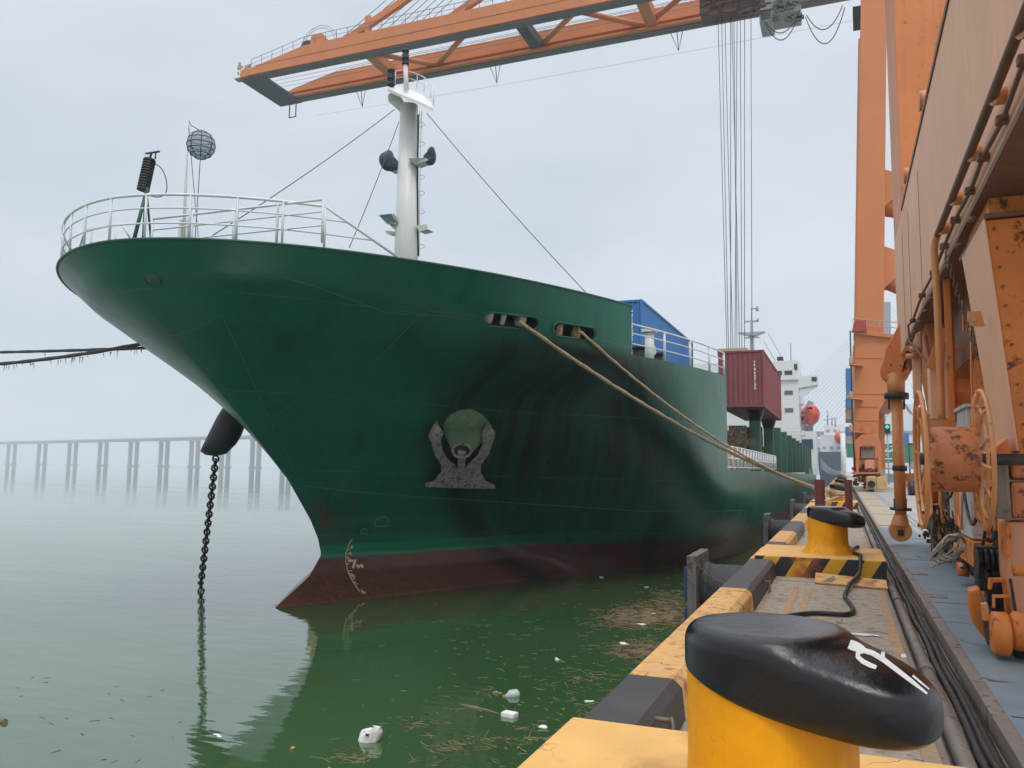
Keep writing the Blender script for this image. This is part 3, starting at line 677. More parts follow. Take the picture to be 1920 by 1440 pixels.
# join the aft zones into the same hull mesh
bmj = bmesh.new(); bmj.from_mesh(ha.data)
for zb in (B_, C_):
    to = zb.build('tmp', M['hull'], ship); weld(to); bmj.from_mesh(to.data); me_ = to.data; bpy.data.objects.remove(to); bpy.data.meshes.remove(me_)
dead = [f for f in bmj.faces for Yc, zc in ((26.15, zA), (35.6, zB)) if all(abs(v.co.y+(ship['_loc'][1])-Yc) < .004 and v.co.z+ship['_loc'][2] < zc+.02 for v in f.verts)]
bmesh.ops.delete(bmj, geom=dead, context='FACES_ONLY')
bmesh.ops.remove_doubles(bmj, verts=bmj.verts, dist=.006)
print('hull caps removed', len(dead))
bmj.to_mesh(ha.data); bmj.free()
for p in ha.data.polygons: p.use_smooth = True
ha.data.set_sharp_from_angle(angle=rad(32))
for i, (c, u, v_, n_, wd) in enumerate(fair):
    fr, bk = capsule(c, u, v_, n_, wd+.05, .41, 0, .03); rg = MB().tube(fr, .03, 8, True).build('fairlead_rim', M['hull'], ha)
    mb = MB()
    for x, r_ in ((-wd*.36, .15), (-wd*.10, .08), (wd*.26, .17)) if i == 0 else ((-wd*.26, .13), (wd*.16, .14)):
        p = c+u*x-n_*(.10+r_); mb.cyl(p-v_*.28, p+v_*.28, r_, n=20)
    each(mb, 'fairlead_roller', M['white'] if i == 0 else M['cream'], ha)
# cap rail on bulwark
pts = [hp(Ys(ZD)+(26.15-Ys(ZD))*(i/50)**2, ZD) for i in range(51)]
for p in pts: p.z = ztop(p.y)+.01
pts2 = [Vector((2*XC-p.x, p.y, p.z)) for p in pts]
cap_path = list(reversed(pts2))+pts[1:]
MB().tube(cap_path, .035, 8).build('bulwark_cap', M['dgreen'], ship)
# weld seams seen on the bow
def on_path(pxs, off=.012, w_=.022):
    P_ = []
    for (a, b), (c, d) in zip(pxs, pxs[1:]):
        n_ = max(2, int(math.hypot(c-a, d-b)/14))
        for k in range(n_): P_.append((a+(c-a)*k/n_, b+(d-b)*k/n_))
    P_.append(pxs[-1]); out = []
    for a, b in P_:
        h_, _ = hit(a, b)
        if h_: out.append(hp(h_.y, h_.z, 1, off))
    return out
mb = MB()
for pth in ([(420, 600), (450, 665), (500, 775), (560, 902)], [(565, 910), (700, 925), (850, 935), (1000, 945), (1200, 958), (1400, 958)], [(450, 495), (600, 540), (720, 585), (780, 590), (890, 592)],
            [(785, 590), (740, 640), (690, 690)], [(800, 583), (880, 588)]):
    p_ = on_path(pth)
    if len(p_) > 2: mb.tube(p_, .011, 5)
each(mb, 'weld_seam', paint('seam_green', (.05, .16, .12), .5), ha)
# porthole
c = hit(287, 525)[0]; n_ = hn(c.y, c.z)
MB().tube(ring(c+n_*.02, .19, ax=n_), .025, 8, True).build('porthole_rim', M['dgreen'], ha)
MB().cyl(c-n_*.02, c+n_*.012, .18, n=24).build('porthole_plug', paint('plug_grey', (.10, .13, .15), .4), ha)
# draught marks and thruster symbol
def text_on_hull(s, px, py, size, rot=0.):
    cu = bpy.data.curves.new('t', 'FONT'); cu.body = s; cu.size = size; cu.offset = .004; o = bpy.data.objects.new('t', cu); COL.objects.link(o); bpy.context.view_layer.update()
    me = o.to_mesh(); c_ = hit(px, py)[0]; r_ = Matrix.Rotation(rot, 2)
    vs = [v.co.copy() for v in me.vertices]; fs = [list(p.vertices) for p in me.polygons]
    pts_ = []
    for v in vs: a = r_@Vector((v.x*1.6, v.y)); pts_.append(hp(c_.y+a.x, c_.z+a.y, 1, .018))
    o.to_mesh_clear(); bpy.data.objects.remove(o); return pts_, fs
mb = MB()
for s, px, py, sz, ro in (('7', 656, 1066, .38, 0), ('M', 669, 1066, .19, 0), ('2', 652, 1054, .17, 0), ('4', 652, 1041, .16, 0), ('6', 654, 1028, .15, 0), ('8', 660, 1084, .17, .2), ('6', 669, 1099, .17, .3), ('4', 682, 1116, .17, .4)):
    a, b = text_on_hull(s, px, py, sz, ro); mb.add(a, b)
mb.tube(on_path([(659, 1010), (652, 1022), (648, 1038), (647, 1052), (651, 1070), (660, 1090), (674, 1110)], .015), .015, 5)
for p, q_ in (((649, 1030), (655, 1030)), ((647, 1045), (653, 1045)), ((648, 1058), (654, 1057)), ((652, 1072), (659, 1070)), ((659, 1088), (665, 1084))): mb.tube(on_path([p, q_], .015), .016, 5)
mb.build('draught_marks', M['mark'], ha, fix=False)
mb = MB(); mb.tube(on_path([(701, 985), (703, 975), (712, 969), (724, 969), (727, 974), (725, 986), (708, 987), (701, 985)], .012), .01, 4); mb.tube(on_path([(674, 1001), (678, 991), (686, 992), (687, 1002), (675, 998)], .012), .008, 4)
mb.build('thruster_mark', paint('faint_mark', (.16, .3, .24), .6), ha)
# hawse pipe, anchor
c, tc_ = hit(872, 795); n_ = hn(c.y, c.z)
top = []
for k in range(28):
    a = k*2*math.pi/28; px = 875+46*math.cos(a)*(1 if math.sin(a) > 0 else .9); py = 806-41*math.sin(a)*(1.0 if math.sin(a) > 0 else .8); h_, t_ = hit(px, py); top.append(EYE+ray(px, py)*(t_+.05))
bot = []
rc = EYE+ray(866, 845)*(hit(866, 845)[1]-.95); ax_ = (rc-c).normalized()
for k in range(28):
    a = k*2*math.pi/28; bot.append(rc+RT*(.32*math.cos(a))+UP*(.24*math.sin(a)))
hz = MB().grid([top+[], [p.lerp(q_, .12)-ray(870, 800)*.12 for p, q_ in zip(top, bot)], [p.lerp(q_, .6)-ray(870, 800)*.05 for p, q_ in zip(top, bot)], bot, [p+(rc-p)*.14 for p in bot], [p+(rc-p)*.22-(rc-c)*.8 for p in bot]], True, True)
hz.build('hawse_pipe', paint('worn_green_bolster', (.09, .17, .09), .6, .25, 4, .4, (.20, .22, .18), 6, 1.0, (.26, .29, .23), .2, 30, sdir=(14, 14, .8)), ha)
MB().prism([p+(rc-p)*.12-ray(866,845)*.012 for p in bot], [p+(rc-p)*.12+ray(866,845)*.05 for p in bot]).build('hawse_mouth_shade', M['dark'], ha)  # near-black disc stands in for the shade inside the pipe
ring_c = [p+(rc-p)*.05 for p in bot]; MB().tube(ring_c, .045, 8, True).build('hawse_rim', M['anchor'], ha)
OL = [(245, 895), (190, 1000), (210, 1040), (230, 1120), (275, 1190), (280, 1240), (230, 1300), (165, 1320), (170, 1345), (400, 1352), (645, 1358), (640, 1330), (575, 1300), (545, 1240), (545, 1200), (600, 1120), (635, 1020), (642, 980), (605, 905), (570, 950), (550, 1010), (555, 1050), (520, 1130), (460, 1185), (445, 1215), (385, 1215), (370, 1185), (320, 1150), (285, 1090), (275, 1030), (295, 980)]
anc = thing('anchor', 'rusty stockless anchor stowed in the green hawse pipe on the side of the bow', 'anchor', hit(866, 900)[0])
fr, bk = [], []
for x, y_ in OL:
    px, py = 750+x/3.6, 540+y_/3.6; t_ = hit(px, py)[1]; base = min(t_, 29.5)
    fr.append(EYE+ray(px, py)*(t_-.62)); bk.append(EYE+ray(px, py)*(t_-.28))
mb = MB().prism(fr, bk); ao = mb.build('flukes', M['anchor'], anc)
bmt = bmesh.new(); bmt.from_mesh(ao.data); bmesh.ops.triangulate(bmt, faces=[f for f in bmt.faces if len(f.verts) > 4]); bmt.to_mesh(ao.data); bmt.free()
bv = ao.modifiers.new('b', 'BEVEL'); bv.width = .05; bv.segments = 2; bv.limit_method = 'ANGLE'; bv.angle_limit = rad(50)
t_ = hit(866, 870)[1]
MB().beam(EYE+ray(866, 846)*(hit(866, 846)[1]-1.0), EYE+ray(865, 880)*(hit(865, 880)[1]-.72), .26, .22).build('shank', M['anchor'], anc, bevel=.03)
mb = MB()
for x0, x1 in ((835, 846), (862, 869), (884, 892)): mb.beam(EYE+ray(x0+3, 880)*(hit(x0+3, 880)[1]-.66), EYE+ray(x0, 912)*(hit(x0, 912)[1]-.66), .09, .1)
each(mb, 'crown_rib', M['anchor'], anc, bevel=.02)
for p, lb in (((818, 806), 'l'), ((915, 808), 'r')):
    t_ = hit(*p)[1]; MB().add([EYE+ray(p[0]+a, p[1]+b)*(t_-.62-d) for a, b, d in ((0, -18, 0), (13, 5, 0), (0, 18, 0), (-13, 5, 0), (0, 0, .16))], [(0, 4, 1), (1, 4, 2), (2, 4, 3), (3, 4, 0)]).build('fluke_tip', M['anchor'], anc)
# starboard bolster and chain
cc = Vector((-20.25, 22.7, 2.0)); ca = thing('starboard_hawse_bolster', 'x', 'x', cc); COL.objects.unlink(ca); bpy.data.objects.remove(ca)
mb = MB(); prof = [(-19.6, 23.3, 4.0, .48), (-19.75, 23.0, 3.3, .53), (-19.95, 22.75, 2.45, .57), (-20.05, 22.7, 2.2, .55), (-20.15, 22.7, 1.95, .32), (-20.15, 22.7, 1.9, .1)]
rows = [[Vector((x, y_, z))+Vector((math.cos(k*math.pi/10)*r_*1.15, math.sin(k*math.pi/10)*r_, .35*math.cos(k*math.pi/10)*r_ * (1 if r_ > .4 else .3))) for k in range(20)] for x, y_, z, r_ in prof]
mb.grid(rows, True, True).build('hawse_bolster', M['cable'], ship)
ch = thing('anchor_chain', 'dark studded anchor chain hanging from the far side of the bow down into the water', 'chain', (-20.5, 22.8, WZ))
p0, p1 = atY(405, 856, 22.75), atZ(375, 1108, WZ-.3); nl = 30
link = None
for i in range(nl):
    a, b = p0.lerp(p1, i/nl), p0.lerp(p1, (i+1)/nl); mid = (a+b)/2; d = (b-a).normalized(); hl = (b-a).length*.66
    ax = RT if i % 2 == 0 else FW; s_ = (ax-d*ax.dot(d)).normalized()*.095; e = d*hl
    if i % 2: s_ *= .9
    mb = MB().tube([mid-e, mid-e*.8+s_*.7, mid-e*.45+s_, mid+e*.45+s_, mid+e*.8+s_*.7, mid+e, mid+e*.8-s_*.7, mid+e*.45-s_, mid-e*.45-s_, mid-e*.8-s_*.7], .034, 7, True); mb.cyl(mid-s_, mid+s_, .026, n=6)
    mb.build('chain_link', M['bchain'], ch)
# bow railing
def rp(x, y_): return atZ(x, y_, ZD+1.1)
edge = [p.copy() for p in cap_path if p.y < 17.6]
for p in edge: p.x = XC+(p.x-XC)*.985; p.y += .05
sub = edge[::1]
mb = MB(); pp = smooth_path(sub, 2); H = 1.08
stop = [p for p in pp if not (p.x > XC and p.y > 16.6)]
for lv in (.36, .70, 1.0):
    pth = [p+Vector((0, 0, H*lv)) for p in stop]; 
    mb.tube(pth, .034 if lv == 1 else .02, 6)
ends = [p for p in pp if p.x > XC and p.y > 16.55]
last = stop[-1]+Vector((0, 0, H)); mb.tube([last, last.lerp(hp(17.9, ZD)+Vector((0, 0, .02)), .25), hp(17.9, ZD)+Vector((0, 0, .02))], .034, 6)
tgt = hp(17.9, ZD); lo = stop[-1]
for lv in (.36, .70): mb.tube([lo+Vector((0, 0, H*lv)), lo.lerp(tgt, 1-lv)+Vector((0, 0, H*lv))], .02, 6)
acc = 9
for a, b in zip([stop[0]]+stop, stop):
    acc += (b-a).length
    if acc > .98: mb.cyl(b, b+Vector((0, 0, H)), .031, n=7); acc = 0
mb.build('bow_railing', M['railw'], ship)
mb = MB(); A1, A2 = Vector((-16.4, 15.75, ZD)), Vector((-11.3, 15.95, ZD))
rail(mb, [A1.lerp(A2, i/4) for i in range(5)], 1.05, (.4, .72, 1.0), 1.0, .02, .032, .03)
mb.tube([atZ(120+10, 520, 7.3), atZ(160, 432, 7.5), atZ(205, 422, 7.55), atZ(228, 420, 7.55), atZ(243, 445, 7.2)], .025, 6)
for x in (172, 218): mb.cyl(atZ(x, 430, 7.5), atZ(x, 430, 7.5)-Vector((0, 0, .7)), .025, n=6)
mb.build('platform_railing', M['railw'], ship)
# flagstaff with anchor ball
s0, s1 = atY(345, 446, 18.0), atY(353, 224, 18.0)
MB().cyl(s0-Vector((0, 0, 1)), s1, .05, .03, 10).build('flagstaff', M['white'], ship)
mb = MB(); mb.beam(s0+Vector((-.13, 0, -1)), s0+Vector((-.13, 0, .55)), .1); mb.beam(s0+Vector((.15, 0, -1)), s0+Vector((.15, 0, .55)), .1); mb.build('staff_bracket', M['white'], ship)
bc = atY(377, 272, 17.9); bt = thing('anchor_ball', 'round dark netted anchor ball hoisted on the white staff at the bow', 'signal ball', bc)
rows = []
for j in range(9):
    ph = math.pi*j/8; rows.append([bc+Vector((math.cos(a*math.pi/8)*math.sin(ph)*.40*(1+.06*math.sin(a*3)), math.sin(a*math.pi/8)*math.sin(ph)*.40, math.cos(ph)*.41)) for a in range(16)])
glow = bpy.data.materials.new('thin_ball_cloth'); glow.use_nodes = True; gb = glow.node_tree.nodes['Principled BSDF']; gb.inputs['Base Color'].default_value = (.34, .40, .50, 1); gb.inputs['Roughness'].default_value = .7; gb.inputs['Alpha'].default_value = .55
MB().grid(rows, True, True).build('cover', glow, bt)
mb = MB()
for r_ in rows[1:-1]: mb.tube(r_, .013, 5, True)
for k in range(0, 16, 2): mb.tube([r_[k] for r_ in rows[1:-1]], .011, 5)
mb.build('net', M['cable'], bt)
mb = MB(); mb.tube([s1, s1+Vector((.12, 0, -.2)), bc+Vector((0, 0, .4))], .012, 5); mb.tube(sag(bc-Vector((0, 0, .4)), atY(366, 446, 18), .05), .012, 5); mb.tube(sag(s1, atY(372, 446, 18), .05), .010, 5); mb.build('halyard', M['cable'], bt)
# ribbed antenna / davit post at the bow
a0, a1 = atY(246, 470, 16.2), atY(276, 352, 16.4)
an = thing('antenna_stand', 'black ribbed cylinder on green tripod legs with a short crossbar, leaning on the bow deck', 'antenna', a0)
mb = MB(); mb.cyl(a0, a1, .055, .045, 8); mb.cyl(atY(268, 470, 16.7), atY(274, 360, 16.5), .05, .04, 8); mb.cyl(atY(285, 470, 17.2), atY(276, 372, 16.5), .03, .03, 8); each(mb, 'leg', M['dgreen'], an)
b0, b1 = atY(268, 357, 16.4), atY(281, 298, 16.5); mb = MB(); d = b1-b0
for k in range(12): mb.cyl(b0+d*(k/12), b0+d*((k+.55)/12), .165, n=14); mb.cyl(b0+d*((k+.5)/12), b0+d*((k+1)/12), .14, n=14)
mb.build('ribbed_cylinder', M['cable'], an)
mb = MB(); mb.cyl(b1, atY(284, 286, 16.5), .03, n=6); mb.cyl(atY(273, 288, 16.5), atY(299, 284, 16.5), .028, n=6); mb.cyl(atY(291, 298, 16.5), atY(292, 286, 16.5), .02, n=6); mb.build('crossbar', M['cable'], an)
MB().tube(smooth_path([atY(288, 306, 16.5), atY(302, 315, 16.5), atY(311, 335, 16.5), atY(312, 358, 16.5), atY(300, 369, 16.5), atY(284, 368, 16.5)]), .014, 5).build('cable', M['cable'], an)
# ------------------------------------------------------------------ foremast
YM = 28.4
def am(x, y_, dy=0): return atY(x, y_, YM+dy)
mast = MB(); b0 = am(762, 500); t0 = am(767, 205)
mast.cyl(b0-Vector((0, 0, 4)), t0+Vector((0, 0, .15)), .56, .36, 32); mo = mast.build('foremast', M['white'], ship)
pc = am(766, 198)
o2 = [(am(727, 166, -.5)), (am(738, 161, .2)), (am(757, 163, .5)), (am(790, 176, .6)), (am(813, 195, .2)), (am(812, 203, -.6)), (am(785, 190, -1.2)), (am(750, 176, -1.3))]
mb = MB().prism(o2, [p-Vector((0, 0, .12)) for p in o2]); mb.build('mast_platform', M['white'], mo)
mb = MB().prism([am(727, 178, -.4), am(742, 168, -.4), am(756, 190, -.1), am(750, 210, -.1), am(728, 190, -.3)], [p+Vector((0, .12, 0)) for p in (am(727, 178, -.4), am(742, 168, -.4), am(756, 190, -.1), am(750, 210, -.1), am(728, 190, -.3))]); mb.build('platform_bracket', M['white'], mo)
MB().cyl(am(762, 168), am(760, 122), .11, .09, 12).build('top_post', M['white'], mo)
def lamp(c, s_=1.0):
    mb = MB()
    for k in range(2):
        z = k*.42*s_; mb.cyl(c+Vector((0, 0, z)), c+Vector((0, 0, z+.1*s_)), .2*s_, n=14); mb.cyl(c+Vector((0, 0, z+.32*s_)), c+Vector((0, 0, z+.42*s_)), .2*s_, n=14)
        for a in range(5): ang = a*1.256; mb.cyl(c+Vector((.18*s_*math.cos(ang), .18*s_*math.sin(ang), z+.1*s_)), c+Vector((.18*s_*math.cos(ang), .18*s_*math.sin(ang), z+.32*s_)), .015, n=5)
    lo_ = mb.build('navigation_lamp', M['cable'], mo)
    mb = MB()
    for k in range(2): z = k*.42*s_; mb.cyl(c+Vector((0, 0, z+.1*s_)), c+Vector((0, 0, z+.32*s_)), .14*s_, n=12)
    each(mb, 'lens', M['glass'], lo_)
lamp(am(733, 160, -.2), .8); lamp(am(760, 121), .75)
mb = MB(); e_ = [am(741, 160, .4), am(755, 158, .5), am(775, 163, .7), am(795, 172, .7), am(812, 190, .3), am(812, 198, -.4)]
rail(mb, smooth_path(e_, 3), .62, (.5, 1.0), .4, .014, .016, .018); mb.build('platform_railing', M['railw'], mo)
mb = MB()   # cage ladder on the aft side
for x in (787, 791): mb.tube([am(x, 208, .35), am(x-3, 300, .45), am(x-5, 480, .65)], .014, 5)
for k in range(22): y_ = 215+k*12; mb.cyl(am(786-k*.15, y_, .4), am(791-k*.15, y_, .5), .009, n=5)
for y_ in (232, 268, 300, 330, 360, 395, 430, 460): mb.tube([am(785, y_, .3), am(793, y_-2, .2), am(797, y_+2, .6), am(791, y_+6, .8), am(785, y_+5, .5)], .012, 5)
mb.build('ladder', M['railw'], mo)
MB().tube([am(784, 215, -.1), am(783, 340, 0), am(784, 480, .1)], .035, 6).build('cable_run', M['cable'], mo)
for pts_ in (((722, 312, -.3), (757, 296, 0), (757, 304, 0), (748, 314, 0), (730, 320, -.3)), ((765, 297, -.5), (798, 296, -.5), (803, 300, -.5), (785, 306, -.4), (778, 309, -.3)), ((726, 417, -.4), (760, 424, -.2), (758, 432, -.2), (742, 433, -.3)), ((780, 423, -.2), (799, 420, -.3), (803, 430, -.3), (786, 434, -.2)), ((722, 432, -.2), (739, 434, -.1), (738, 439, -.1), (724, 437, -.2))):
    o2 = [am(*p) for p in pts_]; MB().prism(o2, [p+Vector((0, .5, .02)) for p in o2]).build('lamp_bracket', M['white'], mo)
def blob(c, rx, ry, rz, seed, n_=1, rough=.22):
    rr = random.Random(seed); bm = bmesh.new(); bmesh.ops.create_icosphere(bm, subdivisions=3, radius=1)
    offs = [(Vector((rr.gauss(0, 1), rr.gauss(0, 1), rr.gauss(0, 1))).normalized(), rr.uniform(-rough, rough)) for _ in range(14)]
    vs = []
    for v in bm.verts:
        d = v.co.normalized(); k = 1+sum(a*max(0, d.dot(o))**4 for o, a in offs); vs.append(Vector(c)+Vector((d.x*rx*k, d.y*ry*k, d.z*rz*k)))
    fs = [[v.index for v in f.verts] for f in bm.faces]; bm.free(); return vs, fs
for i, (x, y_, lb) in enumerate(((728, 302, 'floodlight wrapped in dark plastic sheeting on the left mast bracket'), (805, 291, 'floodlight wrapped in dark plastic sheeting on the right mast bracket'))):
    c = am(x, y_, -.3); v_, f_ = blob(c, .34, .3, .42, 5+i, rough=.5); o = MB().add(v_, f_, False).build('wrapped_floodlight', M['tarp'], mo)
fl = [am(711, 404, -.6), am(735, 401, -.6), am(745, 418, -.5), am(727, 420, -.5)]
MB().prism(fl, [p+Vector((.02, .14, .05)) for p in fl]).build('floodlight', paint('floodlight_glass', (.12, .2, .18), .2), mo, bevel=.02)
mb = MB(); mb.tube([fl[k]-Vector((0, .01, 0)) for k in range(4)], .03, 6, True); mb.build('floodlight_frame', M['grey'], mo)
# stays
for a, b, lb in ((am(800, 212), atY(1098, 548, 29.5), 'thin wire stay from the mast top down to the bulwark on the right'), (am(740, 205), atY(398, 442, 18.5), 'thin wire stay from the mast top down to the left across the bow railing'), (am(748, 228), atY(655, 464, 23), 'steep wire stay from the mast down behind the left floodlight')):
    MB().tube(sag(a, b, .12), .016, 5).build('stay', M['cable'], mo)
# ------------------------------------------------------------------ ship: mid part
def yz(path, x): return [Vector((x, a, b)) for a, b in path]
edgeB = [hp(26.25+9.3*i/8, 5.33+.2*i/8) for i in range(9)]
mb = MB(); rail(mb, [p+Vector((-.08, 0, .0)) for p in edgeB], 1.02, (.36, .7, 1.0), 1.9, .025, .05, .035); mb.build('forecastle_railing', M['railw'], ship)
edgeM = [hp(35.7+34*i/24, 1.6)+Vector((-.12, 0, .0)) for i in range(25)]
mb = MB(); rail(mb, edgeM[:19], 1.0, (.1, .5, 1.0), 1.2, .03, .06, .035); mb.build('main_deck_railing', M['railw'], ship)
mb = MB()
for x, y_ in ((-7.6, 28.6), (-7.2, 31), (-6.9, 33)): mb.cyl((x, y_, 5.3), (x, y_, 6.2), .22, n=14); mb.cyl((x, y_, 6.2), (x, y_, 6.3), .28, n=14)
each(mb, 'deck_fitting', M['dark'], ship)
MB().cyl((-6.6, 30.2, 5.3), (-6.6, 30.2, 6.75), .17, n=14).box((-6.85, 29.95, 6.7), (-6.35, 30.45, 6.8)).build('vent_post', M['white'], ship)
# crew member in a reddish cap on the forecastle, bending over the rail
def person(base, label, shirt):
    t = thing('person', label, 'person', base)
    me = bpy.data.meshes.new('body'); J = [(0, 0, .95), (0, .02, 1.2), (0, -.05, 1.42), (0, -.1, 1.52), (0, -.12, 1.62), (.19, -.04, 1.4), (.27, -.14, 1.14), (.22, -.34, 1.0), (-.19, -.04, 1.4), (-.27, -.14, 1.14), (-.22, -.34, 1.0), (.1, 0, .9), (.11, -.02, .5), (.11, .03, .08), (.11, -.1, .04), (-.1, 0, .9), (-.11, -.02, .5), (-.11, .03, .08), (-.11, -.1, .04)]
    E_ = [(0, 1), (1, 2), (2, 3), (3, 4), (2, 5), (5, 6), (6, 7), (2, 8), (8, 9), (9, 10), (0, 11), (11, 12), (12, 13), (13, 14), (0, 15), (15, 16), (16, 17), (17, 18)]
    RR = [.15, .15, .15, .065, .1, .075, .052, .04, .075, .052, .04, .1, .07, .05, .045, .1, .07, .05, .045]
    me.from_pydata(J, E_, []); o = bpy.data.objects.new('body', me); COL.objects.link(o); o.parent = t
    s_ = o.modifiers.new('skin', 'SKIN'); 
    for i, sv in enumerate(me.skin_vertices[0].data): sv.radius = (RR[i], RR[i]*.85); sv.use_root = i == 0
    o.modifiers.new('sub', 'SUBSURF').levels = 1; me.materials.append(shirt)
    h_ = MB(); v_, f_ = blob(Vector(base)+Vector((0, -.13, 1.68)), .085, .1, .12, 3, rough=.03); h_.add(v_, f_, True).build('head', paint('skin', (.35, .2, .14), .6), t)
    v_, f_ = blob(Vector(base)+Vector((0, -.13, 1.75)), .11, .13, .09, 4, rough=.03); MB().add(v_, f_, True).build('cap', paint('cap_red', (.35, .07, .05), .6), t)
person((-7.0, 32.0, 5.02), 'crew member in a reddish cap and pale clothes behind the white forecastle railing', paint('pale_clothes', (.4, .42, .45), .8))
# deck cargo structure: pillars, coaming
coam = MB().box((-26.6, 37.5, 1.3), (-5.45, 136, 2.75)); coam.build('hatch_coaming', M['cream'], ship)
MB().box((-26.4, 37.6, 2.76), (-5.6, 135, 3.4)).build('hatch_covers', M['dgreen'], ship)
mb = MB()
for k in range(3): mb.box((-6.3-k*2.8, 36.6, 1.6), (-5.6-k*2.8, 37.3, 4.8))
mb.box((-24, 36.4, 3.9), (-5.3, 36.6, 4.1)); mb.box((-14, 37.2, 2.0), (-6.5, 37.3, 4.6)); mb.build('lashing_bridge', M['dark'], ship)
MB().box((-20, 36, 1.6), (-7.4, 37, 5.0)).build('forecastle_bulkhead', M['dgreen'], ship)
ys = [50.0, 59.5, 67.0, 74.5, 82, 89.5, 97, 104.5, 112, 119.5, 127, 134]
for i, y_ in enumerate(ys):
    mb = MB(); z1 = 5.16 if i < 2 else 4.9
    mb.hexa([(-5.05, y_, 1.4), (-4.42, y_, 1.4), (-4.42, y_+.5, 1.4), (-5.05, y_+.5, 1.4)], [(-5.05, y_, z1), (-4.42, y_, z1), (-4.42, y_+.5, z1), (-5.05, y_+.5, z1)])
    if i < 2: mb.hexa([(-5.05, y_, z1-.7), (-4.4, y_, z1-.7), (-4.4, y_+.5, z1-.7), (-5.05, y_+.5, z1-.7)], [(-5.25, y_, z1), (-4.2, y_, z1), (-4.2, y_+.5, z1), (-5.25, y_+.5, z1)])
    mb.build('cargo_stanchion', M['dgreen'], ship, bevel=.03)
# rubbish & pipes between
mb = MB()
for k in range(40):
    x, y_ = R.uniform(-7.5, -5.6), R.uniform(38.5, 60); mb.box((x, y_, 2.8+R.random()*.3), (x+R.uniform(.2, 1.2), y_+R.uniform(.1, .5), 3.1+R.random()*1.3))
each(mb, 'lashing_gear', M['drab'], ship)
# containers
def container(x0, y0, z0, w_, l_, h_, mat, label, group=None, marks=True, name='shipping_container'):
    t = thing(name, label, 'container', (x0, y0, z0), group); fr = .12
    def corr_wall(p, u, L_, n_, nrm):   # trapezoid corrugation
        pts_ = []; per = L_/n_
        for k in range(n_):
            for f, d in ((0, 0), (.32, 0), (.5, -.036), (.82, -.036)): pts_.append(p+u*(per*(k+f))+nrm*d)
        pts_.append(p+u*L_); return [[q_+Vector((0, 0, fr*.8)) for q_ in pts_], [q_+Vector((0, 0, h_-fr*.8)) for q_ in pts_]]
    mb = MB(); c = Vector((x0, y0, z0))
    ny, nx = max(3, int(l_/.29)), max(3, int(w_/.27))
    for g in (corr_wall(c+Vector((.03, 0, 0)), Vector((0, 1, 0)), l_, ny, Vector((-1, 0, 0))), corr_wall(c+Vector((w_-.03, 0, 0)), Vector((0, 1, 0)), l_, ny, Vector((1, 0, 0))),
              corr_wall(c+Vector((0, .03, 0)), Vector((1, 0, 0)), w_, nx, Vector((0, -1, 0))), corr_wall(c+Vector((0, l_-.03, 0)), Vector((1, 0, 0)), w_, nx, Vector((0, 1, 0)))): mb.grid(g, False)
    mb.box((x0+.03, y0+.03, z0+h_-.1), (x0+w_-.03, y0+l_-.03, z0+h_-.05)); mb.build('wall_panels', mat, t, fix=False)
    mb = MB(); e = .01
    for xx in (x0-e, x0+w_-fr+e):
        for yy in (y0-e, y0+l_-fr+e): mb.box((xx, yy, z0), (xx+fr, yy+fr, z0+h_))
        for zz in (z0, z0+h_-fr): mb.box((xx, y0+fr, zz+.003), (xx+fr, y0+l_-fr, zz+fr-.003))
    for yy in (y0-e, y0+l_-fr+e):
        for zz in (z0, z0+h_-fr): mb.box((x0+fr, yy, zz+.003), (x0+w_-fr, yy+fr, zz+fr-.003))
    mb.box((x0+fr, y0+fr, z0+.02), (x0+w_-fr, y0+l_-fr, z0+.1)); mb.build('frame', mat, t, bevel=.01)
    if marks:
        mb = MB(); rr = random.Random(int(y0*7)); z = z0+h_*.78; xx = x0+w_-.55
        while z > z0+h_*.28: hh = rr.uniform(.05, .11); mb.box((xx, y0-.012, z), (xx+rr.uniform(.05, .1), y0-.004, z+hh)); z -= hh+.04
        z = z0+h_*.8
        each(mb, 'marking', M['wmark'], t)
    return t
container(-6.6, 48.8, 5.2, 2.55, 14.0, 3.3, M['boxred'], 'maroon shipping container raised on green pillars near the ship\'s side')
container(-11.5, 39.8, 7.12, 2.44, 15.0, 2.9, M['boxblue'], 'upper blue shipping container showing above the ship\'s forecastle railing', 'blue containers stacked behind the forecastle')
container(-11.5, 39.8, 4.2, 2.44, 15.0, 2.9, M['boxblue'], 'lower blue shipping container, under the other blue one behind the forecastle railing', 'blue containers stacked behind the forecastle', False)
# superstructure
YS = 140
def a_(x, y_, Y=YS): return atY(x, y_, Y)
zt = lambda y_: atY(1490, y_, YS).z
xr = a_(1498, 750).x
house = MB().box((XC-9, YS, .9), (xr, YS+12, zt(690))).build('deckhouse', M['whitefar'], ship)
MB().box((XC-7, YS-.4, zt(712)), (xr+.05, YS+8, zt(676))).build('wheelhouse', M['whitefar'], house)
mb = MB()
for k in range(9): x = xr-.9-k*1.6; mb.box((x-1.2, YS-.46, zt(703)), (x, YS-.42, zt(695)))
mb.box((xr-.6, YS-.46, zt(694)), (xr-.1, YS-.42, zt(683)))
each(mb, 'bridge_window', M['glass'], house)
mb = MB()
for y_ in (732, 765): mb.box((xr-2.2, YS-.06, zt(y_+8)), (xr-.9, YS-.003, zt(y_)))
each(mb, 'cabin_window', paint('grey_glass', (.1, .13, .14), .2), house)
w0 = xr; w1 = a_(1533, 715).x
mb = MB().hexa([(w0, YS, zt(728)), (w1, YS, zt(722)), (w1, YS+3, zt(722)), (w0, YS+3, zt(728))], [(w0, YS, zt(706)), (w1, YS, zt(705)), (w1, YS+3, zt(705)), (w0, YS+3, zt(706))])
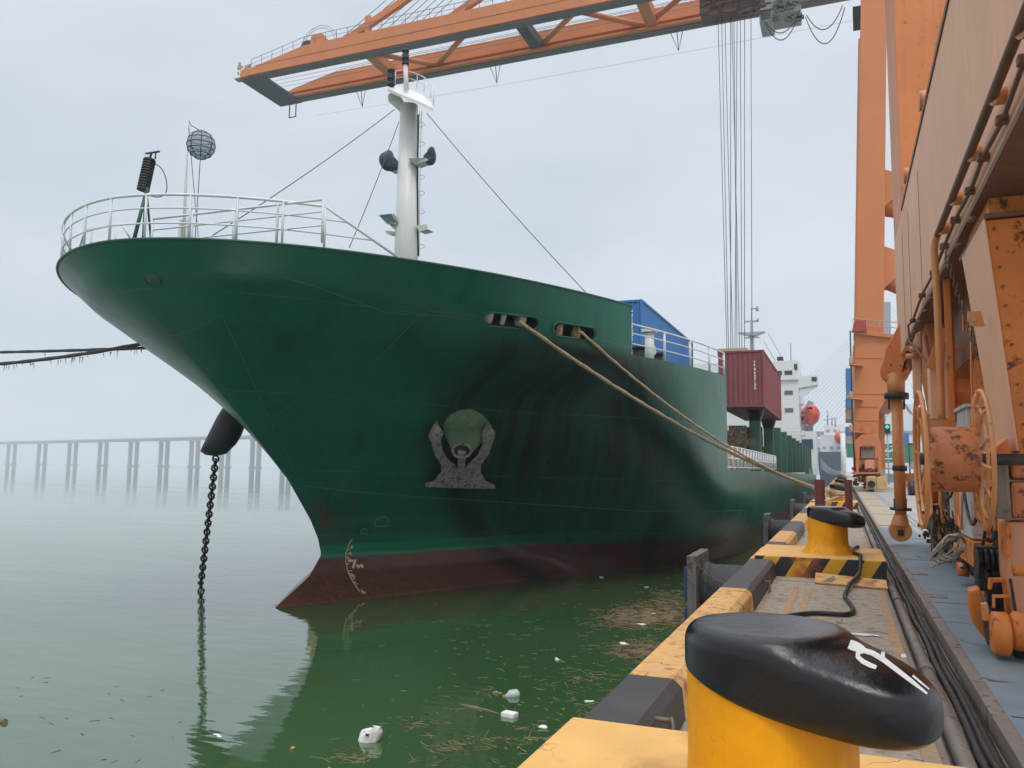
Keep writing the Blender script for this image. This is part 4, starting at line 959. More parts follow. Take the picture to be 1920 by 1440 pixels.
mb.beam((w0+.1, YS+.5, zt(742)), (w1-.3, YS+.5, zt(722)), .5, .8); wg = mb.build('bridge_wing', M['whitefar'], house)
MB().box((w1-.9, YS-.05, zt(716)), (w1-.1, YS-.003, zt(708))).build('wing_window', M['glass'], wg)
mb = MB(); mb.cyl((XC+7, YS+.3, zt(676)), (XC+7, YS+.3, zt(668)), .5, n=10); mb.cyl((XC+8.6, YS+2, zt(676)), (XC+8.6, YS+2, zt(640)), .06, n=5); mb.build('searchlight', M['dark'], house)
xm = a_(1410, 640, 143).x; zm = lambda y_: atY(1410, y_, 143).z
mb = MB().cyl((xm, 143, zm(690)), (xm, 143, zm(600)), .5, .22, 12); mb.cyl((xm, 143, zm(600)), (xm, 143, zm(578)), .08, n=6)
mb.hexa([(xm-.5, 142, zm(630)), (xm+.5, 142, zm(630)), (xm+.5, 144, zm(630)), (xm-.5, 144, zm(630))], [(xm-2.2, 142, zm(624)), (xm+2.2, 142, zm(624)), (xm+2.2, 144, zm(624)), (xm-2.2, 144, zm(624))])
mb.box((xm-1.2, 142.8, zm(634)), (xm+1.2, 143.2, zm(632))); mb.box((xm-1.1, 142.9, zm(604)), (xm+1.1, 143.1, zm(601))); mb.box((xm+.9, 142.9, zm(604)), (xm+1.15, 143.1, zm(597)))
mb.box((xm-.1, 142.9, zm(580)), (xm+1.0, 143.1, zm(578))); mb.cyl((xm+.95, 143, zm(584)), (xm+.95, 143, zm(575)), .25, n=8); mb.build('radar_mast', M['grey'], ship)
mb = MB()
for a, b in (((1440, 625), (1478, 690)), ((1432, 640), (1462, 690))): mb.tube([a_(*a), a_(*b)], .05, 4)
each(mb, 'mast_stay', M['wire'], ship)
# lower aft house
mb = MB().box((a_(1500, 840).x, 141, .9), (a_(1530, 850).x, 152, a_(1510, 808).z)); ah = mb.build('aft_house', M['whitefar'], ship)
MB().box((a_(1503, 840).x, 140.9, a_(1503, 842).z), (a_(1524, 840).x, 140.97, a_(1503, 823).z)).build('mooring_opening', paint('dark_blue_opening', (.02, .04, .10), .5), ah)
mb = MB(); rail(mb, [(a_(1471, 800).x+i*.6, 139, a_(1480, 803).z-1) for i in range(6)], 1.0, (.5, 1.), 1, .04, .04, .05); mb.build('aft_railing', M['railw'], ship)
# lifeboat with davit
lc = a_(1520, 778, 148); lb_ = thing('lifeboat', 'red enclosed lifeboat hanging beside the white superstructure', 'lifeboat', lc)
v_, f_ = blob(lc, 1.45, 3.6, 1.75, 2, rough=.04); MB().add(v_, f_, True).build('boat_hull', M['red'], lb_); MB().box((lc.x-.4, lc.y-3.3, lc.z+.5), (lc.x+.4, lc.y-3.1, lc.z+1.1)).build('hatch', M['dark'], lb_)
mb = MB(); mb.beam(a_(1508, 806, 148), a_(1508, 775, 148), .8, 1.5); mb.beam(a_(1508, 780, 148), a_(1521, 753, 148), .6, 1); mb.beam(a_(1508, 806, 148), a_(1525, 806, 148), .5, 1.5); mb.build('lifeboat_davit', M['grey'], ship)
mb = MB()
for k in range(9): z = 2+k*1.7; mb.box((xr, YS+1, z), (xr+.7, YS+2.4, z+.12)); mb.cyl((xr+.7, YS+1, z), (xr+.7, YS+1, z+1.1), .04, n=4)
each(mb, 'outside_stair', M['grey'], ship)
MB().box((-4.9, 122, 1.0), (-4.42, 139, 1.9)).build('poop_bulwark', M['dgreen'], ship)
# ------------------------------------------------------------------ ropes
rp_end = Vector((-.25, 38.4, .62))
def mooring(px, label, s_, r_, z1, name='mooring_rope'):
    h_, t_ = hit(*px); a = h_-ray(*px)*.1; c_ = [p for p in fair][0 if px[0] < 1020 else 1]
    inn = a - c_[3]*.5 + c_[2]*.02
    pts_ = [inn]+sag(a+c_[3]*.03, rp_end+Vector((-.32, 0, z1)), s_, 60)
    pts_ = [p+Vector((R.uniform(-.008, .008), 0, R.uniform(-.008, .008))) for p in pts_]
    pts_ += [rp_end+Vector((-.2, -.26, z1-.02)), rp_end+Vector((.1, -.33, z1-.05)), rp_end+Vector((.34, -.1, z1-.06))]
    t = thing(name, label, 'rope', rp_end, 'tan mooring ropes from bow to quay'); MB().tube(pts_, r_, 8, rs=[r_*(1+.16*math.sin(i*2.1)) for i in range(len(pts_))]).build('line', M['rope'], t)
    mb = MB()
    for i in range(60 if r_ > .05 else 16):
        k = R.randint(12, 60); p = pts_[min(int(abs(R.gauss(0, 7)))+16, 60)] if i % 2 else pts_[k]; d = Vector((R.gauss(0, 1), R.gauss(0, 1), R.gauss(0, 1)-.6)).normalized()*R.uniform(.05, .13); mb.cyl(p, p+d, .008, .003, 4)
    mb.build('frayed_strands', M['rope'], t)
mooring((978, 606), 'thicker tan mooring rope with a frayed patch, from the left fairlead opening', .55, .058, .05)
mooring((1090, 624), 'thinner tan mooring rope, from the right fairlead opening of the bow', .75, .044, .12)
mb = MB()
for k in range(5): mb.tube([Vector((-.25, 38.6, .5+k*.055))+Vector((.34*math.cos(a*math.pi/8), .34*math.sin(a*math.pi/8), .01*math.sin(a*2.)))for a in range(16)], .032, 6, True)
mb.tube(smooth_path([(-.6, 38.3, .55), (-.9, 37.9, .42), (-1.0, 37.2, .30), (-.7, 37.4, .33), (-.2, 38.1, .5), (.3, 38.15, .42)]), .035, 6)
tag(mb.build('rope_coil', M['rope']), 'tan rope turns wound round the post of the bollard behind the red posts', 'rope')
for (p0_, p1_, sg, r_, lb, fz) in (((-160, 662), (330, 650), .05, .055, 'thinner dark mooring rope leading level off to the left from behind the bow', 4), ((-160, 688), (330, 632), .28, .068, 'thicker dark mooring rope with hanging weed, left of the bow', 60)):
    a, b = atY(*p1_, 20.0), atY(*p0_, 24.0); pts_ = sag(b, a, sg, 40); t = thing('mooring_line', lb, 'rope', a, 'dark mooring ropes left of the bow')
    MB().tube(pts_, r_, 8, rs=[r_*(1+.12*math.sin(i*1.9)) for i in range(41)]).build('line', M['drope'], t); mb = MB()
    for i in range(fz): p = pts_[R.randint(5, 36)].lerp(pts_[R.randint(5, 36)], 0); p = p+(pts_[1]-pts_[0])*R.random(); mb.cyl(p-Vector((0, 0, r_)), p-Vector((R.uniform(-.05, .05), 0, r_+R.uniform(.06, .26))), .014, .004, 4)
    o_ = mb.build('weed', M['drope'], t); o_['kind'] = 'stuff'
#@@PART2@@
# ------------------------------------------------------------------ far quay crane (second crane, boom over the ship)
HB_ = 48.0
c2 = thing('quay_crane', 'distant orange ship-to-shore crane whose twin boom reaches over the green ship', 'crane', (3, 78, 0))
OF = M['orange_far']
def c(x, y_, Y): return atY(x, y_, Y)
# waterside near leg (slightly raked)
def quadcol(name, pts_, Y0, Y1, mat=OF, par=c2, bev=.05):
    f = [c(x, y_, Y0) for x, y_ in pts_]; return MB().prism(f, [Vector((p.x, Y1, p.z)) for p in f]).build(name, mat, par, bevel=bev)
lt = c(1617, -60, 72); lw = 2.05
leg = MB().hexa([(1.3, 72, 12.4), (3.35, 72, 12.4), (3.35, 74.4, 12.4), (1.3, 74.4, 12.4)], [(2.75, 72, 46.5), (4.75, 72, 46.5), (4.75, 74.4, 46.5), (2.75, 74.4, 46.5)]).build('leg', OF, c2, bevel=.04)
leg2 = copy_tree(leg, (0, 17, 0)); leg2.parent = c2
quadcol('lower_leg', [(1603, 625), (1686, 636), (1686, 740), (1665, 742), (1648, 772), (1646, 862), (1602, 862)], 71.6, 75)
k_ = MB().box((1.0, 89, 1.8), (3.9, 92, 12.4)).build('lower_leg', OF, c2)
MB().box((1.1, 75.02, 7.2), (4.4, 88.9, 12.3)).build('sill_beam', OF, c2, bevel=.05)
quadcol('flange', [(1601, 618), (1690, 628), (1690, 636), (1601, 626)], 71.3, 75.1)
for y_ in (671, 738, 762, 788):
    quadcol('weld_band', [(1603, y_), (1646 if y_ > 745 else 1684, y_+1), (1646 if y_ > 745 else 1684, y_+2.2), (1603, y_+1.4)], 71.57, 71.7, paint('band_dark_orange', (.38, .12, .05), .6), bev=0)  # thin bands in a darker orange across the leg face
for y_ in (682, 746, 808):
    quadcol('cable_bracket', [(1592, y_), (1618, y_+2), (1618, y_+4), (1592, y_+2.5)], 70.8, 71.6); quadcol('junction_box', [(1592, y_-12), (1599, y_-12), (1599, y_), (1592, y_)], 70.8, 71.4, M['boxtan'])
MB().tube([c(1594, 620, 71), c(1596, 700, 71), c(1598, 800, 71), c(1603, 880, 71)], .06, 5).build('hanging_cable', M['cable'], c2)
pc_ = c(1627, 803, 71.6); mb = MB().cyl(pc_, pc_-Vector((0, .12, 0)), .5, n=24); 
for k in range(16): a = k*math.pi/8; mb.cyl(pc_+Vector((.38*math.cos(a), -.12, .38*math.sin(a))), pc_+Vector((.38*math.cos(a), -.17, .38*math.sin(a))), .035, n=6)
mb.build('pivot_cover', OF, c2); MB().box(c(1622, 822, 71.5)-Vector((.1, 0, .1)), c(1632, 816, 71.5)+Vector((.1, -.05, 0))).build('rating_plate', M['grey'], c2)
# equaliser with hydraulic front
quadcol('equaliser', [(1602, 826), (1616, 815), (1643, 815), (1652, 830), (1651, 850), (1647, 858), (1640, 862), (1640, 838), (1612, 838), (1612, 862), (1604, 858)], 70.9, 72.5)
quadcol('buffer_frame', [(1614, 832), (1642, 832), (1643, 860), (1614, 860)], 71.0, 71.5, paint('mid_grey_brown', (.22, .15, .12), .6))
mb = MB()
for k in range(5): x = 1618+k*4.5; a, b = c(x, 835, 70.9), c(x, 843, 70.9); mb.cyl(a, b, .06, n=6)
each(mb, 'spring', M['brown'], c2)
quadcol('bogie_plate', [(1622, 862), (1639, 862), (1640, 880), (1621, 880)], 70.7, 71.2, paint('salmon', (.62, .27, .16), .6))
quadcol('walkway_floor', [(1598, 886), (1652, 885), (1652, 888), (1598, 889)], 70.2, 73, bev=0)
for x in (1608, 1650): MB().beam(c(x, 838, 71), c(x, 888, 71), .22).build('walkway_post', OF, c2)
rr = random.Random(3); mb = MB(); mb2 = MB(); mb3 = MB()
for k in range(90):
    x = rr.uniform(1600, 1650); y_ = rr.uniform(876, 914); p = c(x, y_, rr.uniform(70.6, 74)); s_ = [rr.uniform(.05, .35) for _ in range(3)]
    (mb if k % 3 else mb2).box(p-Vector(s_)/2, p+Vector(s_)/2)
for k in range(34): p = c(rr.uniform(1598, 1618), rr.uniform(876, 905), 71); mb3.box(p, p+Vector((rr.uniform(.05, .3), .3, rr.uniform(.05, .5))))
o1 = mb.build('bogie_gear', M['grease'], c2); o2 = mb2.build('bogie_bracket', M['drab'], c2); o1['kind'] = o2['kind'] = 'stuff'; each(mb3, 'drive_guard', paint('crane_red', (.35, .05, .03), .6, .2, 3), c2)
for k in range(8):
    y_ = 71.8+k*2.4; mb = MB().cyl((1.85, y_, .42), (2.25, y_, .42), .42, n=20); mb.build('wheel', M['steel'], c2)
MB().box((1.4, 71.5, .7), (2.6, 91, 1.5)).build('bogie_beam', OF, c2)
for dx in (0,):
    for n_, (x0, x1) in enumerate(((1624, 1643), (1643, 1664))):
        f = [c(x0, 893+n_*2, 69.8), c(x1, 893-n_*2, 69.8), c(x1, 918, 69.8), c(x0, 919, 69.8)]; mb = MB().prism(f, [p+Vector((0, 1.2, 0)) for p in f]); mb.build('rail_clamp', paint('pale_yellow_machine', (.55, .36, .15), .55, .2, 3, .3), c2, bevel=.08)
MB().cyl(c(1634, 908, 69.7), c(1634, 908, 69.5), .28, n=20).build('clamp_wheel', M['dark'], c2)
# landside legs and portal ties
for y_ in (72, 89): MB().box((29, y_, 0), (31, y_+2.4, 46)).build('landside_leg', OF, c2)
for p, q_ in (((3.4, 73.2, 25.4), (29, 73.2, 25.4)), ((3.4, 73.2, 23.6), (29, 73.2, 16)), ((3.3, 73.2, 18.8), (29, 73.2, 18.8)), ((3.2, 73.2, 17.6), (29, 73.2, 4)), ((4.6, 73.2, 38.8), (29, 73.2, 38.8))):
    MB().cyl(p, q_, .75, n=20).build('tie_tube', OF, c2)
for z in (25.2, 18.6): MB().hexa([(3.2, 72.4, z-2.4), (4.6, 72.4, z-1.2), (4.6, 74, z-1.2), (3.2, 74, z-2.4)], [(3.2, 72.4, z+1.6), (4.6, 72.4, z+.9), (4.6, 74, z+.9), (3.2, 74, z+1.6)]).build('gusset', OF, c2)
mb = MB(); rail(mb, [c(1600, 618, 71.2), c(1625, 621, 71.2), c(1650, 623, 71.2), c(1690, 626, 71.2)], .9, (.5, 1.), .8, .03, .03, .04); mb.build('platform_railing', M['boxtan'], c2)
mb = MB(); p = c(1609, 612, 71); mb.hexa([p+Vector((-.5, 0, -.4)), p+Vector((.6, 0, -.4)), p+Vector((.6, .6, -.4)), p+Vector((-.5, .6, -.4))], [p+Vector((-.2, 0, .5)), p+Vector((.6, 0, .5)), p+Vector((.6, .6, .5)), p+Vector((-.2, .6, .5))]); mb.build('tarp_box', paint('crane_red', (.35, .05, .03)), c2)
# boom: twin girders
K = HB_-1.6; YN, YF = 1.629*K, 1.803*K; XT = -1.425*K
for yy, nm_ in ((YN, 'n'), (YF-1.3, 'f')):
    mb = MB(); h1 = 2.35
    pr = [(XT, .0), (XT, .9), (XT+1.5, .95), (XT+9, h1), (8, h1), (8, 0)]
    mb.prism([(x, yy, HB_+z) for x, z in pr], [(x, yy+1.3, HB_+z) for x, z in pr]); g = mb.build('boom_girder', OF, c2)
    MB().box((XT+1, yy-.35, HB_+.55), (8, yy-.003, HB_+.68)).build('rail_flange', OF, c2) if nm_ == 'f' else None
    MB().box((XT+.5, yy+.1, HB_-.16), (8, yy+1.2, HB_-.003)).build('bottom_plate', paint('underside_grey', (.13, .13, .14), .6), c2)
    if nm_ == 'f': MB().box((XT+.5, yy-.55, HB_-.1), (8, yy-.003, HB_+.12)).build('trolley_rail', OF, c2)
MB().box((XT-.1, YN+.2, HB_-.3), (XT+3.2, YF-.2, HB_-.02)).build('boom_tip_beam', paint('tip_slate', (.075, .095, .12), .6), c2)
mb = MB()
for k in range(24):
    x = XT+9+k*2.4; mb.box((x, YN-.03, HB_+.12), (x+.05, YN-.003, HB_+2.2))
each(mb, 'web_seam', M['orange_far'], c2)
mb = MB(); mb.box((XT+2, YN-.05, HB_+1.12), (8, YN-.003, HB_+1.17)); mb.box((XT+1, YN-.12, HB_+.02), (8, YN-.003, HB_+.09)); each(mb, 'web_rib', M['orange_far'], c2)
def xb(px): # boom X for photo column along the near girder
    return atY(px, 100, YN).x
for x in (-49.5, -31, -18): MB().box((x, YN+1.3, HB_+.1), (x+1.2, YF-1.3, HB_+1.2)).build('cross_beam', OF if x != -31 else paint('dark_slate_beam', (.06, .06, .075), .6), c2)
for a, b in ((-49, -43), (-36.5, -43), (-24.5, -18.5), (-24, -30), (-12, -18), (-11.5, -6)):
    for yy0, yy1 in ((YN+1.2, YF-1.4),): MB().cyl((a, yy0, HB_+.6), (b, yy1, HB_+.6), .3, n=10).build('brace_tube', OF, c2)
mb = MB(); y_ = YN+.1; rail(mb, [Vector((XT+1.5+i*1.5, y_, HB_+(.95 if i < 1 else min(2.35, .95+1.4*(i-0)/5)))) for i in range(44)], 1.1, (.5, 1.), 1.4, .022, .03, .03); mb.build('walkway_railing', M['wire'], c2)
mb = MB(); rail(mb, [Vector((XT+1.5+i*1.5, YF-.1, HB_+min(2.35, .95+1.4*i/5))) for i in range(44)], .9, (.5, 1.), 1.4, .02, .03, .026); mb.build('walkway_railing', M['wire'], c2)
mb = MB()
for k, yy in enumerate((YN+2.2, YN+3, YN+4, YF-3.2, YF-2.4)): mb.tube([(XT+2, yy, HB_+1.1), (6, yy, HB_+1.0)], .022, 4)
each(mb, 'trolley_rope', M['wire'], c2)
MB().tube(sag((XT+5, YF+.2, HB_-2.1), (6, YF+.2, HB_-2.1), .3), .012, 4).build('warning_line', M['wire'], c2)
for x in (XT+12, -36, -15): MB().tube([(x-.8, YF, HB_), (x, YF+.2, HB_-2.1), (x+.5, YF, HB_)], .05, 4).tube([(x-.1, YF, HB_), (x, YF+.2, HB_-2.1)], .05, 4).build('line_bracket', M['cable'], c2)
# tip fittings
mb = MB(); tp_ = Vector((XT-.8, YN+.5, HB_+.2))
for k in range(26): p = tp_+Vector((rr.uniform(-.5, .9), rr.uniform(0, 1), rr.uniform(-.2, 1.9))); mb.box(p, p+Vector((rr.uniform(.06, .4), .2, rr.uniform(.1, .5))))
mb.box(tp_+Vector((-.5, -.1, 0)), tp_+Vector((.9, .8, .12))); mb.build('tip_platform', M['boxtan'], c2)
MB().box((XT+1, YF+.1, HB_-1.8), (XT+1.1, YF+.2, HB_)).box((XT+2, YF+.1, HB_-1.8), (XT+2.1, YF+.2, HB_)).box((XT+1, YF+.1, HB_-1.85), (XT+2.1, YF+.2, HB_-1.75)).build('tip_frame', M['cable'], c2)
sc_ = Vector((-55.6, YN+.7, HB_+2.3)); mb = MB(); mb.hexa([sc_+Vector((-1.2, 0, 0)), sc_+Vector((1.8, 0, 0)), sc_+Vector((1.8, .5, 0)), sc_+Vector((-1.2, .5, 0))], [sc_+Vector((-.9, 0, 1.6)), sc_+Vector((.6, 0, 1.5)), sc_+Vector((.6, .5, 1.5)), sc_+Vector((-.9, .5, 1.6))]); mb.build('sheave_bracket', OF, c2)
mb = MB(); mb.cyl(sc_+Vector((-1.7, .2, .3)), sc_+Vector((-1.7, .5, .3)), .9, n=16); mb.build('sheave', M['cable'], c2)
mb = MB()
for r_ in (2.2, 2.5): mb.tube([sc_+Vector((r_*math.cos(a*math.pi/12), .3, .2+r_*math.sin(a*math.pi/12))) for a in range(13)], .03, 4)
mb.build('cage_hoop', M['wire'], c2)
# forestays and posts
for p, q_, nn in (((640, 82), (760, 0), 'a'), ((820, 52), (890, 2), 'b')):
    a, b = atY(*p, YN+.6), atY(*q_, YN+.6); MB().beam(a, a+(b-a)*4.2, .55, .75).build('forestay', OF, c2)
for x, h_ in ((-49, 2.2), (-26, 3.0), (-12, 3)):
    MB().box((x, YN+.3, HB_+2.3), (x+.6, YN+.9, HB_+2.3+h_)).build('stay_post', OF, c2)
mb = MB()
for k in range(9): p = Vector((-53+k*.9, YN+1+.4*k, HB_+2.6)); mb.tube([p, p+Vector((30, 0, 17.5+.4*k))], .035, 4)
each(mb, 'hoist_rope', M['wire'], c2)
# trolley and cab
YT = (YN+YF)/2
def pbox(mb, x0, y0, x1, y1, Y0, Y1):
    a, b = atY(x0, y1, Y0), atY(x1, y0, Y0); mb.box((a.x, Y0, a.z), (b.x, Y1, b.z))
mb = MB(); pbox(mb, 1312, -26, 1422, 24, YT-1.5, YT+1); tr = mb.build('trolley', paint('trolley_brown', (.075, .04, .035), .6, .4, 1.2, .5, (.13, .07, .05), 3, bump=.5, bscale=6), c2)
mb = MB()
for k in range(60): x, y_ = rr.uniform(1310, 1425), rr.uniform(-5, 28); p = atY(x, y_, YT-1.8); mb.box(p, p+Vector((rr.uniform(.1, 1.3), .3, rr.uniform(.05, .35))))
each(mb, 'trolley_fittings', M['brown'], tr)
mb = MB(); pbox(mb, 1424, -10, 1448, 43, YT, YT+3); cb = mb.build('operator_cab', M['cabgrey'], c2, bevel=.1)
mb = MB(); pbox(mb, 1427, 16, 1445, 38, YT-.03, YT-.003); mb.build('cab_window', paint('teal_glass', (.08, .14, .15), .15), cb)
mb = MB(); pbox(mb, 1449, -10, 1500, 28, YT, YT+3); mb.build('electric_house', M['cabgrey'], c2)
mb = MB()
for k in range(30): x, y_ = rr.uniform(1446, 1502), rr.uniform(0, 42); p = atY(x, y_, YT-.2); mb.box(p, p+Vector((rr.uniform(.1, .8), .3, rr.uniform(.1, .5))))
each(mb, 'cab_fittings', paint('olive_grey', (.13, .14, .11), .6), c2)
mb = MB()
for a, b, s_, lv in ((1432, 1500, 62, 26), (1436, 1498, 38, 30), (1510, 1584, 78, 20), (1512, 1580, 48, 16)):
    p, q_ = atY(a, lv+12, YT), atY(b, lv-6, YT); mb.tube(sag(p, q_, s_*.040, 16), .05, 4)
each(mb, 'festoon_cable', M['cable'], c2)
mb = MB(); pbox(mb, 1600, 10, 1614, 48, YN-1, YN); mb.build('ladder_cage', M['dark'], c2)
# hoist ropes down to spreader behind the maroon container
sz = 12.2; ropes = [(1346, 1363), (1353, 1366), (1359, 1374), (1370, 1370), (1376, 1382), (1382, 1378), (1388, 1391), (1396, 1396), (1408, 1410), (1372, 1387)]
mb = MB()
for a, b in ropes: mb.tube([atY(a, 30, YT-1+rr.random()*3), atY(b, 660, YT)], .034, 5)
each(mb, 'hoist_wire', M['wire'], c2)
a, b = atY(1360, 665, YT), atY(1412, 665, YT); MB().box((a.x, YT-5.5, a.z-.8), (b.x, YT+5.5, a.z-.2)).build('spreader', M['boxtan'], c2)
# ------------------------------------------------------------------ near quay crane (right edge)
c1 = thing('quay_crane', 'huge near orange crane with weathered salmon beam above the blue grey walkway', 'crane', (2.1, 14, 0))
FX = 1.3
MB().box((FX, 2.5, 4.25), (3.5, 21.4, 7.05)).build('portal_beam', None or paint('weathered_salmon_beam', (.80, .43, .26), .6, .12, .5, .12, (.38, .44, .43), .9, .8, (.62, .31, .19), .05, 20, sdir=(9, 9, .3), spec=.35), c1, bevel=.01)
mb = MB().box((FX-.02, 2.5, 7.04), (3.5, 18.6, 7.12)); mb.box((FX-.03, 2.5, 4.2), (3.5, 18.7, 4.26)); mb.build('beam_flange', M['brown'], c1)
MB().hexa([(FX+.004, 18.62, 7.0), (3.7, 18.62, 7.0), (3.7, 21.4, 7.0), (FX+.004, 21.4, 7.0)], [(FX-.03, 18.7, 19), (3.7, 18.7, 19), (3.7, 21.2, 19), (FX-.03, 21.2, 19)]).build('upper_leg', M['orange'], c1, bevel=.02)
for x, y_ in ((1723, 190), (1694, 330)):
    p = atX(x, y_, FX); MB().cyl(p+Vector((.0, -.0, 0)), p+Vector((.12, 0, 0)), .16, n=16).build('lifting_lug', M['orange'], c1)
mb = MB()
for x, w_ in ((1706, .02), (1728, .02), (1694, .015)):
    p = atX(x, 500, FX); mb.box((FX-.006, p.y, 4.27), (FX-.001, p.y+w_, 6.6))
each(mb, 'plate_seam', M['brown'], c1)
# pipe and cable along the beam
p0, p1 = (1.2, 2.5, 4.62), (1.2, 11.55, 4.6); MB().cyl(p0, p1, .04, n=10).build('beam_pipe', M['brown'], c1)
MB().tube(smooth_path([(1.2, 11.5, 4.6), atY(1752, 470, 11.6), atY(1757, 560, 11.6), atY(1761, 660, 11.6), atY(1766, 785, 11.6)]), .045, 10).build('down_pipe', M['tube'], c1)
for y_ in (4.4, 6.2, 7.3, 8.6, 10.0, 11.2): MB().cyl((1.2, y_, 4.6), (1.34, y_+.05, 4.62), .07, n=12).build('pipe_bracket', M['tube'], c1)
cpt = [(1.25, 2.5, 4.36), (1.25, 5.2, 4.34), (1.24, 6.3, 4.42), (1.26, 7.3, 4.40), (1.25, 8.2, 4.42), (1.26, 9.1, 4.40), (1.25, 10.2, 4.42), (1.25, 11.3, 4.40), (1.25, 12.6, 4.36), (1.25, 14.4, 4.4), (1.24, 16.2, 4.3)]
MB().tube(smooth_path(cpt)+[atY(1703, 610, 16.5), atY(1705, 640, 16.3), atY(1718, 655, 15.5), atY(1735, 675, 15), atY(1742, 692, 14.6)], .02, 6).build('beam_cable', M['brown'], c1)
mb = MB()
for p in cpt[1:]: mb.box(Vector(p)-Vector((.05, .04, .035)), Vector(p)+Vector((.05, .04, .035)))
each(mb, 'cable_clamp', M['brown'], c1, bevel=.01)
# lower near leg (tapering down to its pivot)
MB().hexa([(1.48, 8.6, 1.75), (3.4, 8.6, 1.75), (3.4, 10.0, 1.75), (1.53, 10.0, 1.75)], [(1.30, 8.6, 3.95), (3.5, 8.6, 3.95), (3.5, 10.2, 3.95), (1.30, 10.2, 3.95)]).build('lower_leg', M['orange_dk'], c1, bevel=.01)
MB().hexa([(1.46, 8.58, 1.8), (1.475, 8.58, 1.8), (1.515, 9.95, 1.8), (1.50, 9.95, 1.8)], [(1.285, 8.58, 3.97), (1.298, 8.58, 3.97), (1.298, 10.1, 3.97), (1.285, 10.1, 3.97)]).build('side_plate', MATS['weathered_salmon_beam'], c1)
MB().box((1.36, 8.75, 3.955), (3.45, 10.1, 4.2)).build('leg_collar', M['orange_dk'], c1)
mb = MB().prism([(1.285, 8.55, 3.96), (1.6, 8.55, 3.96), (3.5, 8.55, 3.96), (3.5, 8.55, 4.0), (1.285, 8.55, 4.0)], [(1.285, 10.3, 3.96), (1.6, 10.3, 3.96), (3.5, 10.3, 3.96), (3.5, 10.3, 4.0), (1.285, 10.3, 4.0)]); mb.build('leg_flange', M['brown'], c1)
lg = [atY(1815, 584, 9.0), atY(1839, 583, 9.0), atY(1847, 611, 9.0), atY(1822, 611, 9.0), atY(1814, 600, 9.0)]; mb = MB().prism(lg, [p+Vector((0, .03, 0)) for p in lg]); mb.build('lug', M['tube'], c1); pz = atY(1825, 599, 8.99); MB().cyl(pz, pz-Vector((0, .004, 0)), .022, n=14).build('lug_hole', M['grey'], c1)
# brackets at the foot of the leg
f = [atY(1852, 850, 8.5), atY(1890, 820, 8.5), atY(1896, 852, 8.5), atY(1925, 856, 8.5), atY(1925, 900, 8.5), atY(1852, 900, 8.5)]; MB().prism(f, [p+Vector((0, .5, 0)) for p in f]).build('foot_gusset', M['orange_dk'], c1, bevel=.01)
# far lower leg and its recess frame
MB().hexa([(1.75, 16.2, 1.6), (3.3, 16.2, 1.6), (3.3, 18.2, 1.6), (1.75, 18.2, 1.6)], [(1.42, 16.0, 4.22), (3.5, 16.0, 4.22), (3.5, 18.4, 4.22), (1.42, 18.4, 4.22)]).build('lower_leg', M['orange'], c1, bevel=.02)
f = [atY(1742, 688, 13.5), atY(1776, 628, 13.5), atY(1784, 640, 13.5), atY(1787, 785, 13.5), atY(1746, 785, 13.5)]; MB().prism(f, [p+Vector((.0, .35, 0)) for p in f]).build('stiffener_panel', MATS['weathered_salmon_beam'], c1, bevel=.01)
MB().beam(atY(1742, 690, 13.4), atY(1772, 617, 13.4), .1, .1).build('panel_edge', M['orange'], c1)
f = [atY(1768, 522, 12.3), atY(1781, 522, 12.3), atY(1792, 790, 12.3), atY(1778, 790, 12.3)]; MB().prism(f, [p+Vector((.05, .2, 0)) for p in f]).build('upright', M['orange'], c1, bevel=.01)
f = [atY(1718, 625, 16), atY(1727, 620, 16), atY(1728, 752, 16), atY(1719, 758, 16), atY(1712, 745, 16), atY(1709, 650, 16)]; MB().prism(f, [p+Vector((.05, .5, 0)) for p in f]).build('cover_plate', MATS['weathered_salmon_beam'], c1, bevel=.02)
for p in ((1715, 655), (1708, 668)): a = atY(*p, 15.9); MB().cyl(a-Vector((.08, 0, 0)), a+Vector((.12, 0, 0)), .05, n=10).build('pin', M['tube'], c1)
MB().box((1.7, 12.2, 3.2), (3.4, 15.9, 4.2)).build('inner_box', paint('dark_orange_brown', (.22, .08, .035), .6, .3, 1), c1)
MB().box(atY(1793, 735, 12.5), atY(1845, 740, 12.5)+Vector((0, .3, -.12))).build('cross_tie', M['orange'], c1, bevel=.01)
MB().box(atY(1791, 652, 12.6), atY(1812, 649, 12.6)+Vector((0, .2, -.04))).box(atY(1804, 560, 12.6), atY(1811, 620, 12.6)+Vector((0, .1, 0))).build('small_brace', M['orange'], c1)
MB().tube([atY(1820, 600, 10.6), atY(1821, 680, 10.6), atY(1823, 750, 10.6), atY(1825, 800, 10.6)], .012, 5).build('conduit', M['tube'], c1)
MB().box((1.75, 10.6, 1.7), (3.4, 13.5, 3.2)).build('machinery_box', M['orange_dk'], c1, bevel=.02)
# chain hanging off the leg flange
mb = MB(); pz0 = atY(1768, 460, 10.4)
for k in range(26):
    p = pz0+Vector((.012*k, 0, -.052*k)); ax = Vector((1, 0, 0)) if k % 2 else Vector((.2, 1, 0)); mb.tube([p+ax*.016+Vector((0, 0, .03)), p+ax*.022, p+ax*.016-Vector((0, 0, .03)), p-ax*.016-Vector((0, 0, .03)), p-ax*.022, p-ax*.016+Vector((0, 0, .03))], .007, 4, True)
mb.build('hanging_chain', M['chain'], c1)
